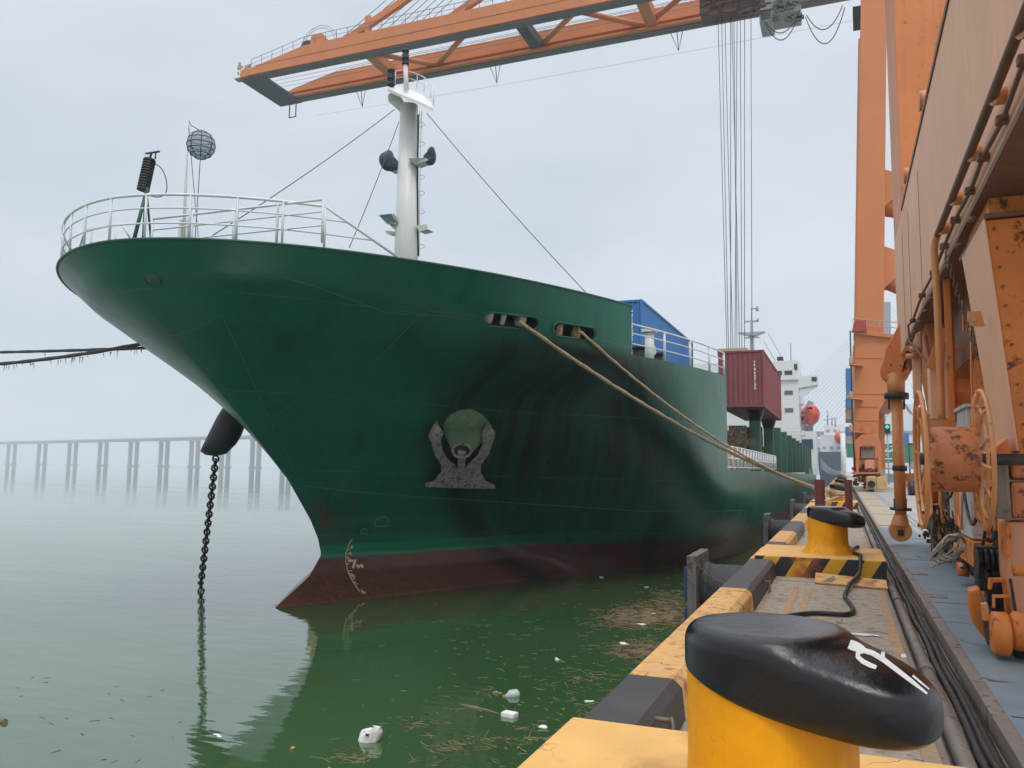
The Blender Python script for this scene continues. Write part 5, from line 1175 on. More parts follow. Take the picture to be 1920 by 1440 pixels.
# storm anchor strut on bracket
br = [atY(1692, 560, 20.5), atY(1690, 600, 20.5), atY(1660, 655, 20.5), atY(1656, 680, 20.5), atY(1664, 706, 20.5), atY(1700, 712, 20.5), atY(1712, 690, 20.5), atY(1712, 600, 20.5)]
MB().prism(br, [p+Vector((0, .35, 0)) for p in br]).build('strut_bracket', M['orange'], c1, bevel=.02)
MB().prism([atY(1712, 610, 19.9), atY(1722, 640, 19.9), atY(1722, 680, 19.9), atY(1694, 712, 19.9), atY(1688, 700, 19.9)], [p+Vector((0, .2, 0)) for p in (atY(1712, 610, 19.9), atY(1722, 640, 19.9), atY(1722, 680, 19.9), atY(1694, 712, 19.9), atY(1688, 700, 19.9))]).build('strut_lever', M['brown'], c1, bevel=.02)
sp0 = atY(1678, 694, 20); mb = MB().cyl(sp0-Vector((0, .1, 0)), sp0+Vector((0, .35, 0)), .29, n=28); pe = mb.build('strut_eye', M['orange'], c1)
mb = MB()
for a in (.6, 2.2, 3.6, 4.2, 4.8, 5.4): mb.cyl(sp0+Vector((.14*math.cos(a), -.13, .14*math.sin(a))), sp0+Vector((.14*math.cos(a), -.1, .14*math.sin(a))), .02, n=8)
each(mb, 'bolt', M['brown'], pe)
st_ = MB(); q0, q1 = atY(1679, 700, 20), atY(1689, 965, 20)
st_.cyl(q0, atY(1681, 745, 20), .2, .17, 20); st_.cyl(atY(1681, 740, 20), q1, .118, n=20); st_.build('tie_down_strut', M['tube'], c1)
mb = MB().cyl(atY(1681, 737, 20), atY(1681, 748, 20), .25, n=16); mb.cyl(atY(1689, 952, 20), atY(1689, 957, 20), .22, n=16); mb.cyl(atY(1687, 873, 20), atY(1687, 883, 20), .15, n=16)
for s_ in (-14, 14): mb.beam(atY(1681+s_, 740, 20), atY(1681+s_, 768, 20), .04); mb.beam(atY(1688+s_*.8, 935, 20), atY(1688+s_*.8, 957, 20), .03)
each(mb, 'strut_collar', M['grease'], c1)
ey = atY(1688, 995, 20); mb = MB(); mb.cyl(q1-Vector((0, 0, .0)), ey+Vector((0, 0, .1)), .13, .2, 18); mb.cyl(ey-Vector((0, .13, 0)), ey+Vector((0, .13, 0)), .23, n=26); mb.build('strut_foot', M['tube'], c1, bevel=.012)
MB().box(ey+Vector((-.06, -.16, -.1)), ey+Vector((.06, -.12, .03))).build('foot_pin', M['grease'], c1)
MB().box(atY(1676, 893, 20)+Vector((0, -.05, -.1)), atY(1745, 893, 20)+Vector((0, .1, .06))).build('strut_arm', M['tube'], c1)
# cable reel: drum with flared spoke rims, axle across the quay
RC = Vector((.87, 8.02, 1.71))
rl = thing('cable_reel', 'rusty orange cable reel with hooped tube rims in front of the grey cabinet', 'cable reel', RC)
MB().lathe([(.05, -.20), (.268, -.20), (.28, -.19), (.28, .19), (.268, .20), (.05, .20)], RC, 48, 'X').build('drum', M['rustor'], rl)
for sx_ in (-1, 1):
    mb = MB(); rim = [RC+Vector((sx_*.235, .585*math.cos(a*math.pi/20), .585*math.sin(a*math.pi/20))) for a in range(40)]; mb.tube(rim, .020, 8, True); mb.tube([RC+Vector((sx_*.215, .45*math.cos(a*math.pi/20), .45*math.sin(a*math.pi/20))) for a in range(40)], .014, 8, True); mb.build('rim', M['tube'], rl)
    for k in range(14):
        a = (k+.3)*math.pi/7; dr = Vector((0, math.cos(a), math.sin(a))); e_ = (k % 2)*.05
        MB().tube([RC+Vector((sx_*.19, 0, 0))+dr*.2, RC+Vector((sx_*(.205-e_*.3), 0, 0))+dr*.40, RC+Vector((sx_*(.22-e_*.5), 0, 0))+dr*.52, RC+Vector((sx_*.235, 0, 0))+dr*.585], .015, 7).build('spoke', M['tube'], rl)
MB().cyl(RC+Vector((-.24, 0, 0)), RC+Vector((.75, 0, 0)), .05, n=16).build('axle', M['grease'], rl)
# cabinet
cb = thing('electric_cabinet', 'light grey steel cabinet with smudged doors behind the cable reel', 'cabinet', (1.7, 11.5, .8))
MB().box((1.42, 11.35, .80), (2.05, 12.4, 2.38)).build('body', M['cabinet'], cb, bevel=.008)
MB().box((1.39, 11.3, 2.385), (2.1, 12.45, 2.43)).build('lid', M['cabinet'], cb, bevel=.005)
mb = MB().box((1.45, 11.335, .86), (2.02, 11.347, 2.3)); mb.build('door', M['cabinet'], cb, bevel=.004)
MB().box((1.46, 11.31, 1.4), (1.48, 11.33, 1.62)).build('handle', M['grease'], cb)
mb = MB(); 
for k in range(16): x = 1.5+rr.random()*.28; z = 1.0+rr.random()*.1; mb.box((x, 11.327, z), (x+rr.uniform(.02, .09), 11.333, z+rr.uniform(.005, .03)))
mb.build('smudge', M['grease'], cb)
MB().box((1.40, 11.1, .48), (2.6, 12.5, .78)).build('shelf_beam', M['orange_dk'], c1, bevel=.012)
# canvas cover, boxes to the right
f = [atY(1862, 855, 8.3), atY(1890, 851, 8.3), atY(1893, 900, 8.3), atY(1898, 975, 8.3), atY(1868, 972, 8.3), atY(1864, 920, 8.3)]
MB().prism(f, [p+Vector((.03, .3, 0)) for p in f]).build('canvas_cover', M['canvas'], c1, bevel=.02)
for y0, y1 in ((852, 897), (904, 972)):
    f = [atY(1895, y0, 8.3), atY(1990, y0, 8.3), atY(1990, y1, 8.3), atY(1898, y1, 8.3)]; MB().prism(f, [p+Vector((0, .4, 0)) for p in f]).build('brake_box', M['rustor'], c1, bevel=.03)
f = [atY(1888, 978, 8.4), atY(1990, 978, 8.4), atY(1990, 1160, 8.4), atY(1905, 1160, 8.4), atY(1892, 1080, 8.4)]; MB().prism(f, [p+Vector((0, .5, 0)) for p in f]).build('bogie_side', paint('salmon_plate', (.62, .28, .14), .5, .12, 2, .3, (.12, .05, .03), 5), c1, bevel=.02)
f = [atY(1888, 985, 8.35), atY(1896, 985, 8.35), atY(1896, 1040, 8.35), atY(1888, 1042, 8.35)]; MB().prism(f, [p+Vector((0, .4, 0)) for p in f]).build('edge_bar', M['orange_dk'], c1)
MB().tube(smooth_path([atY(1856, 925, 8.6), atY(1858, 950, 8.6), atY(1865, 970, 8.6), atY(1866, 995, 8.6)]), .018, 7).build('hose', M['tube'], c1)
MB().tube(smooth_path([atY(1866, 995, 8.6), atY(1865, 1005, 8.6), atY(1858, 1014, 8.6), atY(1848, 1010, 8.6)]), .022, 7).build('hose', M['grease'], c1)
MB().box(atY(1849, 928, 8.6), atY(1863, 912, 8.6)+Vector((0, .1, 0))).build('switch_box', paint('brown_box', (.14, .09, .07), .6), c1)
# spring roll, clamp frame
p, q_ = atY(1832, 1048, 9.0), atY(1902, 1050, 9.0); mb = MB(); d = (q_-p)
for k in range(6): mb.cyl(p+d*(k/6), p+d*((k+.8)/6), .10+.012*(k % 2), n=18)
mb.cyl(p-d*.03, p+d*.02, .15, n=18); mb.cyl(q_-d*.02, q_+d*.03, .14, n=18); mb.build('cable_guide_roller', M['cable'], c1)
MB().box(atY(1833, 1108, 9.2), atY(1850, 1056, 9.2)+Vector((0, .2, 0))).build('black_housing', M['cable'], c1, bevel=.02)
MB().cyl(atY(1830, 1026, 8.9), atY(1904, 1028, 8.9), .018, n=8).build('bar', M['grease'], c1)
# clutter of wheels and gear under the beam
for k in range(9):
    y_ = 9.4+k*1.35; MB().cyl((1.86, y_, .36), (2.3, y_, .36), .34, n=24).build('wheel', M['steel'], c1)
for y0, y1 in ((9.2, 11.7), (12.0, 14.3), (14.7, 17.0), (17.4, 19.6)):
    f = [(1.72, y0, .3), (1.72, y0+.3, .75), (1.72, y1-.3, .75), (1.72, y1, .3), (1.72, y1-.2, .12), (1.72, y0+.2, .12)]; MB().prism(f, [(x+.12, a, b) for x, a, b in f]).build('bogie_frame', M['drab'], c1, bevel=.02)
mb = MB(); mb2 = MB(); mb3 = MB()
for k in range(230):
    y_ = rr.uniform(9.3, 20.5); x = rr.uniform(1.48, 1.75); z = rr.uniform(.12, .85); s_ = Vector([rr.uniform(.02, .13) for _ in range(3)]); (mb, mb2, mb)[k % 3].box((x, y_, z), Vector((x, y_, z))+s_)
for k in range(46):
    y_ = rr.uniform(9.3, 20.5); x = rr.uniform(1.46, 1.7); z = rr.uniform(.2, .8); (mb2 if k % 2 else mb3).cyl((x, y_, z), (x+rr.uniform(.03, .16), y_, z), rr.uniform(.03, .11), n=12)
o1 = mb.build('bogie_gear', M['grease'], c1, bevel=.006); o2 = mb2.build('gear_cover', M['drab'], c1, bevel=.006); o1['kind'] = o2['kind'] = 'stuff'; each(mb3, 'hub', M['orange_dk'], c1)
MB().box((1.45, 16.5, .1), (1.52, 17.0, 1.0)).box((1.45, 16.5, .93), (1.95, 17.0, 1.0)).build('guard_frame', M['drab'], c1, bevel=.01)
for i in range(2): a = atY(1727+i*3, 920+i*9, 15.5); MB().cyl(a, a+Vector((.22, 0, 0)), .16-.03*i, n=20).build('motor_end', M['orange_dk'], c1)
MB().box((1.6, 8.9, .8), (3.4, 20.5, 1.5)).build('equaliser_beam', M['orange_dk'], c1, bevel=.02)
# hanging hoses, bolt rows and cable trays on the near gear
def arc(p, q_, d_, n_=10): return sag(p, q_, d_, n_)
for k in range(26):
    p = Vector((rr.uniform(1.34, 1.62), rr.uniform(8.7, 15.5), rr.uniform(.7, 1.5))); q_ = p+Vector((rr.uniform(-.05, .2), rr.uniform(.2, 1.3), rr.uniform(-.5, .3)))
    MB().tube(arc(p, q_, rr.uniform(.05, .28)), rr.uniform(.008, .02), 6).build('hydraulic_hose', (M['cable'], M['drab'], M['tube'], M['grease'])[k % 4], c1)
for k in range(12):
    t_ = k/11; z = 1.85+2.0*t_; y0_ = 8.575; x = 1.475-.17*t_; MB().cyl((x+.06, y0_, z), (x+.06, y0_-.035, z), .014, n=6).build('bolt', M['brown'], c1)
for k in range(7):
    z = 1.9+k*.3; MB().box((1.62, 8.56, z), (1.95, 8.6, z+.012)).build('weld_line', M['brown'], c1)
for k in range(9): MB().cyl((1.20, 8.9+k*1.0, 4.05), (1.27, 8.9+k*1.0, 4.05), .03, n=8).build('cable_cleat', M['brown'], c1)
for (x0, y0_, z0, sx_, sy_, sz_, mt_) in ((1.56, 8.9, 1.0, .3, .4, .35, 'rustor'), (1.5, 9.6, 1.15, .2, .5, .25, 'drab'), (1.45, 12.7, .85, .35, .6, .5, 'orange_dk'), (1.5, 13.8, .9, .3, .5, .4, 'cabinet'), (1.5, 14.8, 1.0, .25, .7, .3, 'drab'), (1.48, 9.2, .55, .28, .35, .3, 'orange_dk')):
    MB().box((x0, y0_, z0), (x0+sx_, y0_+sy_, z0+sz_)).build('gear_box', M[mt_], c1, bevel=.02)
for (y0_, z0, r_) in ((9.25, .42, .2), (10.1, .42, .2), (12.2, .45, .22), (13.1, .45, .22), (15, .45, .2)): MB().lathe([(.02, 0), (r_*.5, 0), (r_*.5, .03), (r_*.9, .03), (r_, .05), (r_, .16)], (1.5, y0_, z0), 24, 'X').build('gear_wheel', M['drab'], c1)
# coil of pale hose
hc = atY(1786, 1025, 10.6); mb = MB()
for k in range(5): mb.tube([hc+Vector((.12*math.cos(a*math.pi/9)*(1+.1*k+.2*math.sin(a*.7+k))-.02*k, .05*math.sin(a*1.3+k), (.13+.015*k)*math.sin(a*math.pi/9+.3*k)-.01*k)) for a in range(18)], .011, 6, True)
tag(mb.build('hose_coil', paint('pale_hose', (.38, .33, .26), .7, .3, 10)), 'coil of pale dirty hose hanging below the grey cabinet', 'hose')
# foreground clamp arm and wheels
f = [(0, .44), (.10, .47), (.13, .30), (.12, .18), (.22, .05), (.18, -.02), (.06, .02), (-.01, .12), (-.04, .30)]
ar0 = atY(1816, 1195, 8.9); ar0.z = .1
ar = [atY(x, y_, 8.7) for x, y_ in ((1816, 1108), (1838, 1103), (1843, 1120), (1852, 1150), (1858, 1170), (1856, 1200), (1846, 1198), (1832, 1180), (1822, 1165), (1817, 1135))]
MB().prism(ar, [p+Vector((.02, .28, 0)) for p in ar]).build('clamp_arm', M['orange_dk'], c1, bevel=.03)
def wheelx(x0, x1, yc, Y, r_, nm_, mat, n=28):
    a, b = atY(x0, yc, Y), atY(x1, yc, Y); b.z = a.z; L_ = (b-a).length
    MB().lathe([(.02, 0), (r_*.8, 0), (r_, L_*.12), (r_, L_*.88), (r_*.85, L_), (.02, L_)], a, n, 'X').build(nm_, mat, c1)
wheelx(1848, 1860, 1172, 8.55, .17, 'clamp_wheel', M['grease']); wheelx(1858, 1893, 1187, 8.3, .185, 'clamp_wheel', M['orange_dk']); wheelx(1894, 1960, 1182, 8.3, .165, 'clamp_wheel', M['orange_dk'])
f = [atY(x, y_, 8.35) for x, y_ in ((1842, 1134), (1852, 1132), (1856, 1164), (1845, 1164))]; MB().prism(f, [p+Vector((0, .12, 0)) for p in f]).build('guard_tab', M['tube'], c1)
for pts_ in (((1855, 1085), (1884, 1084), (1884, 1092), (1862, 1093), (1860, 1106), (1854, 1106)), ((1882, 1086), (1896, 1086), (1897, 1150), (1886, 1150))):
    f = [atY(x, y_, 8.6) for x, y_ in pts_]; MB().prism(f, [p+Vector((0, .08, 0)) for p in f]).build('clamp_bracket', M['orange_dk'], c1, bevel=.008)
f = [atY(x, y_, 8.45) for x, y_ in ((1862, 1116), (1925, 1116), (1925, 1120), (1866, 1121), (1866, 1140), (1862, 1140))]; MB().prism(f, [p+Vector((0, .06, 0)) for p in f]).build('bar', M['tube'], c1)
MB().cyl(atY(1898, 1070, 8.2), atY(1960, 1070, 8.2), .045, n=14).build('cross_tube', M['orange_dk'], c1)
MB().box(atY(1903, 1232, 8.4), atY(1980, 1205, 8.4)+Vector((0, .3, 0))).build('foot_block', M['dark'], c1)
mb = MB()
for k in range(30): x, y_ = rr.uniform(1835, 1900), rr.uniform(1060, 1150); p = atY(x, y_, 8.9+rr.random()*.3); s_ = Vector([rr.uniform(.02, .08) for _ in range(3)]); mb.box(p, p+s_)
mb.box(atY(1852, 1150, 9.15), atY(1915, 1060, 9.15)+Vector((0, .1, 0))); mb.build('clamp_gear', M['grease'], c1, bevel=.004)
mb = MB()
for k in range(14): p = atY(1893+k*.8, 1085+k*5, 8.33); mb.cyl(p, p+Vector((.012, 0, -.03)), .012, n=5)
mb.build('cable_scrap', M['cable'], c1)
# ------------------------------------------------------------------ background on the quay
def cont_px(x0, x1, yt, yb, Y, mat, label, grp, L_=12.2):
    a, b = atY(x0, yb, Y), atY(x1, yt, Y); return container(a.x, Y, max(a.z, .01), b.x-a.x, L_, b.z-max(a.z, .01), mat, label, grp, False)
G = 'containers stacked behind the far crane'
cont_px(1587, 1601, 690, 738, 150, M['boxblue'], 'tall blue container block high up left of the far crane leg', G)
cont_px(1589, 1603, 738, 760, 150, M['boxtan'], 'tan container under the tall blue one left of the far crane leg', G)
cont_px(1586, 1603, 746, 764, 149, M['boxblue'], 'blue container with small white lettering left of the far crane leg', G)
cont_px(1586, 1603, 764, 786, 150, M['boxtan'], 'second tan container down left of the far crane leg', G)
cont_px(1586, 1603, 800, 818, 150, M['boxblue'], 'blue container level with the horizon band left of the far crane leg', G)
cont_px(1586, 1603, 818, 832, 150, M['boxtan'], 'lowest tan container left of the far crane leg', G)
cont_px(1588, 1603, 832, 856, 150, M['boxgreen'], 'green container just left of the far crane leg', G)
cont_px(1648, 1714, 832, 866, 150, M['boxgreen'], 'wide green container with white lettering between the far crane and the hanging strut', G)
cont_px(1688, 1704, 812, 832, 150, M['boxblue'], 'bright blue container on top of the wide green one right of the strut', G)
mb = MB()
for x0, x1, y0, y1 in ((1655, 1658, 842, 848), (1659, 1661, 843, 848), (1662, 1664, 841, 848), (1665, 1668, 844, 848), (1669, 1671, 843, 848), (1672, 1674, 841, 847), (1652, 1656, 852, 855), (1657, 1660, 852, 855), (1661, 1666, 852, 854), (1668, 1676, 836, 838), (1647, 1672, 859, 861)):
    a, b = atY(x0, y1, 149.9), atY(x1, y0, 149.9); mb.box((a.x, 149.9, a.z), (b.x, 149.93, b.z))
o_ = [o for o in COL.objects if o.get('label', '').startswith('wide green')][0]; mb.build('lettering', M['wmark'], o_)
# barriers / long grey wall of stacked flat racks
a = atY(1640, 890, 132)
ba = thing('barrier_wall', 'long blue grey barrier wall of upright panels across the far end of the apron', 'barrier', (a.x, 132, 0)); mb = MB()
for k in range(16): mb.box((a.x-2.5+k*1.3, 132, .02), (a.x-1.25+k*1.3, 132.3, 2.1))
each(mb, 'panel', M['boxgrey'], ba)
mb = MB()
for k in range(17): mb.box((a.x-2.56+k*1.3, 131.9, .02), (a.x-2.5+k*1.3, 132.4, 2.2))
mb.box((a.x-2.5, 131.85, 1.05), (a.x+18, 131.95, 1.2)); mb.build('post_row', M['grey'], ba)
mb = MB()
for k in range(7): mb.box((a.x-2.5+k*2.7, 131.4, .02), (a.x-1.2+k*2.7, 131.8, .35))
each(mb, 'yellow_foot', M['dyellow'], ba)
MB().box(atY(1660, 888, 131), atY(1675, 880, 131)+Vector((0, .3, 0))).build('sign_panel', M['wmark'], ba); MB().box(atY(1692, 889, 131), atY(1716, 878, 131)+Vector((0, .3, 0))).build('sign_panel', M['wmark'], ba)
# green gantry portal & traffic light
gp = thing('gantry_crane', 'green and grey yard gantry standing behind the far orange crane, beside the traffic light', 'crane', (5, 135, 0))
f = [atY(x, y_, 135) for x, y_ in ((1640, 750), (1662, 748), (1660, 775), (1658, 870), (1646, 870), (1646, 775))]; MB().prism(f, [p+Vector((0, 2, 0)) for p in f]).build('leg', paint('gantry_green', (.06, .26, .16), .6), gp)
f = [atY(x, y_, 134.5) for x, y_ in ((1642, 732), (1672, 742), (1670, 752), (1642, 754))]; MB().prism(f, [p+Vector((0, 3, 0)) for p in f]).build('head_beam', M['grey'], gp)
mb = MB(); 
for k in range(3): mb.beam(atY(1690+k*3, 752+k*2, 135), atY(1706+k*3, 775+k*2, 135), .14)
for k in range(6): mb.beam(atY(1692+k*3, 754+k*4, 135), atY(1698+k*3, 756+k*4, 135), .1)
mb.build('stair_truss', M['grey'], gp)
mb = MB(); rail(mb, [atY(1648, 800, 134), atY(1660, 790, 134), atY(1668, 780, 134)], 1, (.5, 1), 1, .05, .05, .05); mb.build('stair_rail', M['boxtan'], gp)
tl = thing('traffic_light', 'small black traffic light showing a green lamp beside the far orange crane', 'traffic light', (5, 110, 0))
a, b = atY(1658, 813, 110), atY(1669, 795, 110); MB().box((a.x, 110, a.z), (b.x, 110.4, b.z)).build('housing', M['cable'], tl, bevel=.03)
cc = atY(1663.5, 800.5, 109.95); MB().cyl(cc, cc-Vector((0, .05, 0)), .19, n=18).build('green_lamp', M['glow'], tl); cc = atY(1663.5, 808.5, 109.98); MB().cyl(cc, cc-Vector((0, .02, 0)), .17, n=18).build('dark_lamp', M['dark'], tl)
MB().cyl(((a.x+b.x)/2, 110.2, 0), ((a.x+b.x)/2, 110.2, a.z), .08, n=8).build('pole', M['grey'], tl); MB().cyl(((a.x+b.x)/2-1.4, 110.2, a.z+.2), ((a.x+b.x)/2, 110.2, a.z+.2), .05, n=6).build('arm', M['grey'], tl)
# warehouse
wh = thing('warehouse', 'pale white warehouse wall far behind the green containers', 'building', (20, 230, 0)); a, b = atY(1650, 880, 230), atY(1980, 753, 230)
MB().box((a.x, 230, 0), (b.x, 270, b.z)).build('wall', M['pale'], wh); MB().box((a.x-.1, 229.9, atY(1650, 816, 230).z), (b.x, 229.95, atY(1650, 808, 230).z)).build('band', M['boxgrey'], wh)
# white service van / cab near right
tk = thing('terminal_truck', 'orange and dark terminal tractor partly hidden behind the reel, beyond the strut arm', 'truck', (4.6, 60, 0)); a, b = atY(1700, 915, 62), atY(1760, 893, 62)
MB().box((a.x, 62, .5), (b.x, 64.5, b.z)).build('chassis', M['orange'], tk, bevel=.05); MB().cyl((a.x+.1, 62.2, .5), (a.x+.5, 62.2, .5), .5, n=20).build('tyre', M['cable'], tk)
f = [atY(x, y_, 62) for x, y_ in ((1708, 880), (1712, 864), (1730, 862), (1740, 880))]; MB().prism(f, [p+Vector((0, 2, 0)) for p in f]).build('cab', M['grey'], tk)
for p, lb in (((1705, 848), 'thin black lamp post with a bracket beside the green container'),):
    a = atY(1706, 884, 100); MB().cyl((a.x, 100, 0), (a.x, 100, atY(1706, 832, 100).z), .08, n=8).box((a.x-.1, 99.9, atY(1706, 834, 100).z), (a.x+.8, 100.1, atY(1706, 831, 100).z)).build('lamp_post', M['cable']); tag(COL.objects[-1], lb, 'post')
# far ships
def ship_far(nm_, label, Y, hullpx, housepx, hm, extra=None):
    t = thing(nm_, label, 'ship', (atY(hullpx[0], 880, Y).x, Y, WZ), 'ships moored farther along the quay'); x0, x1, yt = hullpx; a, b = atY(x0, yt, Y), atY(x1, yt, Y)
    MB().hexa([(a.x+1, Y-3, WZ-1), (b.x-.3, Y-3, WZ-1), (b.x-.3, Y+60, WZ-1), (a.x+1, Y+60, WZ-1)], [(a.x, Y-6, a.z), (b.x, Y-6, a.z), (b.x, Y+60, a.z), (a.x, Y+60, a.z)]).build('hull', hm, t)
    for i, (u0, v0, u1, v1) in enumerate(housepx):
        p, q2 = atY(u0, v1, Y), atY(u1, v0, Y); h_ = MB().box((p.x, Y+1+i, p.z), (q2.x, Y+12+i, q2.z)).build('superstructure', M['whitefar'], t); mb = MB(); z = p.z+.8
        while z < q2.z-1: 
            x = p.x+.5
            while x < q2.x-.9: mb.box((x, Y+.9+i, z), (x+.8, Y+.96+i, z+.7)); x += 1.7
            z += 2.6
        if mb.v: each(mb, 'window', M['grey'], h_)
    return t
s1 = ship_far('cargo_ship', 'grey blue hulled ship with white superstructure beyond the green ship\'s stern', 220, (1532, 1578, 848), ((1538, 815, 1590, 848), (1545, 795, 1580, 816), (1528, 822, 1545, 850)), paint('bluegrey_hull', (.09, .12, .18), .6, .1, .2))
lc = atY(1574, 820, 218); v_, f_ = blob(lc, 1.2, 3, 1.6, 9, rough=.04); MB().add(v_, f_, True).build('lifeboat', M['red'], s1); MB().cyl(atY(1574, 812, 218), atY(1574, 805, 218), .1, n=5).build('fall_hook', M['red'], s1)
mb = MB(); 
for x, y0, y1 in ((1552, 770, 796), (1566, 785, 800), (1560, 782, 797), (1583, 800, 860)): mb.cyl(atY(x, y0, 219), atY(x, y1, 219), .16, n=6)
mb.beam(atY(1545, 788, 219), atY(1570, 784, 219), .2); mb.beam(atY(1549, 780, 219), atY(1556, 780, 219), .2); mb.build('mast', M['grey'], s1)
MB().cyl(atY(1582, 890, 200), atY(1580, 812, 200), .5, n=10).build('funnel_post', M['whitefar'], s1)
mb = MB()
for k in range(5): mb.tube(sag(atY(1538, 858+k*4, 215), atY(1578, 884+k*.6, 190), 1.0, 12), .025, 4)
tag(mb.build('stern_lines', M['wmark']), 'bundle of pale mooring lines from the grey blue ship down to the quay', 'rope')
# ------------------------------------------------------------------ cable stayed bridge, very far
csb = thing('cable_stayed_bridge', 'very faint cable-stayed bridge with fan of cables behind the far crane', 'bridge', atY(1666, 880, 700))
f = [atY(x, y_, 700) for x, y_ in ((1658, 880), (1656, 566), (1670, 566), (1673, 880))]; MB().prism(f, [p+Vector((0, 6, 0)) for p in f]).build('pylon', M['pier'], csb)
for k in range(26):
    a = atY(1660, 575+k*6, 700); b = atY(1400+k*9.5, 812, 700); MB().tube([a, b], .13, 4).build('stay_cable', M['pier'], csb)
for k in range(10):
    a = atY(1668, 575+k*8, 700); b = atY(1990-k*26, 812, 700); MB().tube([a, b], .12, 4).build('stay_cable', M['pier'], csb)
a, b = atY(1300, 815, 700), atY(2000, 815, 700); MB().box((a.x, 698, a.z-2), (b.x, 710, a.z+2)).build('deck', M['pier'], csb)
# ------------------------------------------------------------------ sea bridge
sbr = thing('sea_bridge', 'long low sea bridge on paired piers fading into the haze left of the bow', 'bridge', (-1300, 1050, WZ))
def bY(px): # bridge runs obliquely: deck height constant at 40 m
    return 40.0
def deckpt(px): y_ = 831.5-(px+10)*.0225; return atZ(px, y_, 38.0)
p0, p1 = deckpt(-500), deckpt(900); dirb = (p1-p0).normalized()
MB().beam(deckpt(-500), deckpt(900), 20, 3.2).build('deck', M['pier'], sbr); MB().beam(deckpt(-500)+Vector((0, 0, 3)), deckpt(900)+Vector((0, 0, 3)), 1.0, .8).build('parapet', M['pier'], sbr)
for k in range(-3, 12):
    for d in (-6, 6):
        px = 23+57.2*k+d; p = deckpt(px); mb = MB(); mb.box((p.x-2.5, p.y-1.9, WZ-3), (p.x+2.5, p.y+1.9, p.z-2.4)); mb.box((p.x-3.2, p.y-2.2, p.z-4.6), (p.x+2.7, p.y+2.2, p.z-2.5)); mb.box((p.x-3.6, p.y-3.2, WZ-1), (p.x+3.6, p.y+3.2, WZ+1.6)); mb.build('pier', M['pier'], sbr)
# ------------------------------------------------------------------ floating things
def fl_(px, py): return atZ(px, py, WZ)
c = fl_(690, 1388); jg = thing('plastic_jug', 'crumpled white plastic jug with a small blue label floating on the water', 'plastic container', c)
v_, f_ = [], []
mb = MB(); prof = [(0, 0), (.155, .0), (.17, .06), (.165, .16), (.15, .21), (.13, .245), (.0, .25)]
rows = [[c+Vector((r_*(1.0 if abs(math.cos(a*math.pi/6)) > .6 else .8)*math.cos(a*math.pi/6)+.02*math.sin(a*2), r_*.8*math.sin(a*math.pi/6), z-.05+.03*math.cos(a*math.pi/6)*z/.2)) for a in range(12)] for r_, z in prof]
rows = [[p+Vector((R.uniform(-.015, .015)+.35*(p.z-c.z), R.uniform(-.015, .015), R.uniform(-.012, .012))) for p in r_] for r_ in rows]; mb.grid(rows, False, True).build('body', M['foam'], jg, bevel=.006); MB().box(c+Vector((.05, -.165, .12)), c+Vector((.10, -.14, .15))).build('label', M['bluepad'], jg)
c = fl_(962, 1306); bt_ = thing('plastic_bottle', 'clear crumpled plastic bottle with a red cap floating', 'bottle', c); ax = Vector((-.75, -.5, -.15)).normalized()
mb = MB(); q0 = c+Vector((.1, .1, .05)); rs_ = [.01, .07, .095, .085, .1, .09, .1, .085, .05, .03, .03]; mb.tube([q0+ax*(.03*i) for i in range(11)], .1, 12, rs=rs_)
cp = bpy.data.materials.new('clear_plastic'); cp.use_nodes = True; b_ = cp.node_tree.nodes['Principled BSDF']; b_.inputs['Base Color'].default_value = (.7, .74, .74, 1); b_.inputs['Roughness'].default_value = .15; b_.inputs['Alpha'].default_value = .62
mb.build('body', cp, bt_); MB().cyl(q0+ax*.29, q0+ax*.34, .034, n=12).build('cap', M['red'], bt_)
c = fl_(955, 1343); t = thing('foam_block', 'flat white foam block floating right below the plastic bottle', 'foam', c); MB().box(c+Vector((-.13, -.08, -.02)), c+Vector((.13, .1, .07)), rz=-.15).build('block', M['foam'], t, bevel=.015)
for (px, py), s_, lb, nm_ in (((1015, 1366), .10, 'torn white foam scrap near the yellow kerb, lower right of the foam block', 'foam_scrap'), ((1170, 1208), .13, 'white plastic scrap at the edge of the weed clump by the kerb', 'plastic_scrap'), ((408, 1379), .12, 'small flat white scrap floating in the reflection of the bow', 'foam_scrap'), ((1044, 1237), .06, 'tiny white scrap between the weed and the bottle', 'foam_scrap'), ((1108, 1316), .1, 'pale crumpled wrapper near the kerb, right of the bottle', 'wrapper'), ((1213, 1101), .12, 'pale green cup floating near the fender above the weed', 'plastic_cup'), ((1127, 1083), .1, 'small grey scrap floating far out near the ship\'s side', 'plastic_scrap'), ((1200, 1172), .12, 'white bottle scrap in the far weed raft', 'plastic_scrap'), ((1222, 1152), .16, 'long white strip lying on the far weed raft', 'foam_strip'), ((935, 1300), .08, 'tan scrap touching the left side of the bottle', 'wood_scrap'), ((548, 1405), .07, 'orange leafy scrap floating left of the jug', 'leaf_scrap')):
    c = fl_(px, py); v_, f_ = blob(c+Vector((0, 0, .004)), s_*.75, s_*.42, .03 if 'flat' not in lb else .012, px, rough=1.0); o = MB().add(v_, f_, False).build(nm_, M['leaf'] if 'leaf' in nm_ else M['twig'] if 'wood' in nm_ else M['foam']); tag(o, lb, 'litter')
c = fl_(4, 1354); t = tag(MB().cyl(c+Vector((-.5, .12, .0)), c+Vector((.1, -.02, .02)), .06, .045, 12).build('driftwood', paint('wet_wood', (.2, .14, .09), .7, .3, 6)), 'short log floating alone far left of the anchor chain', 'log')
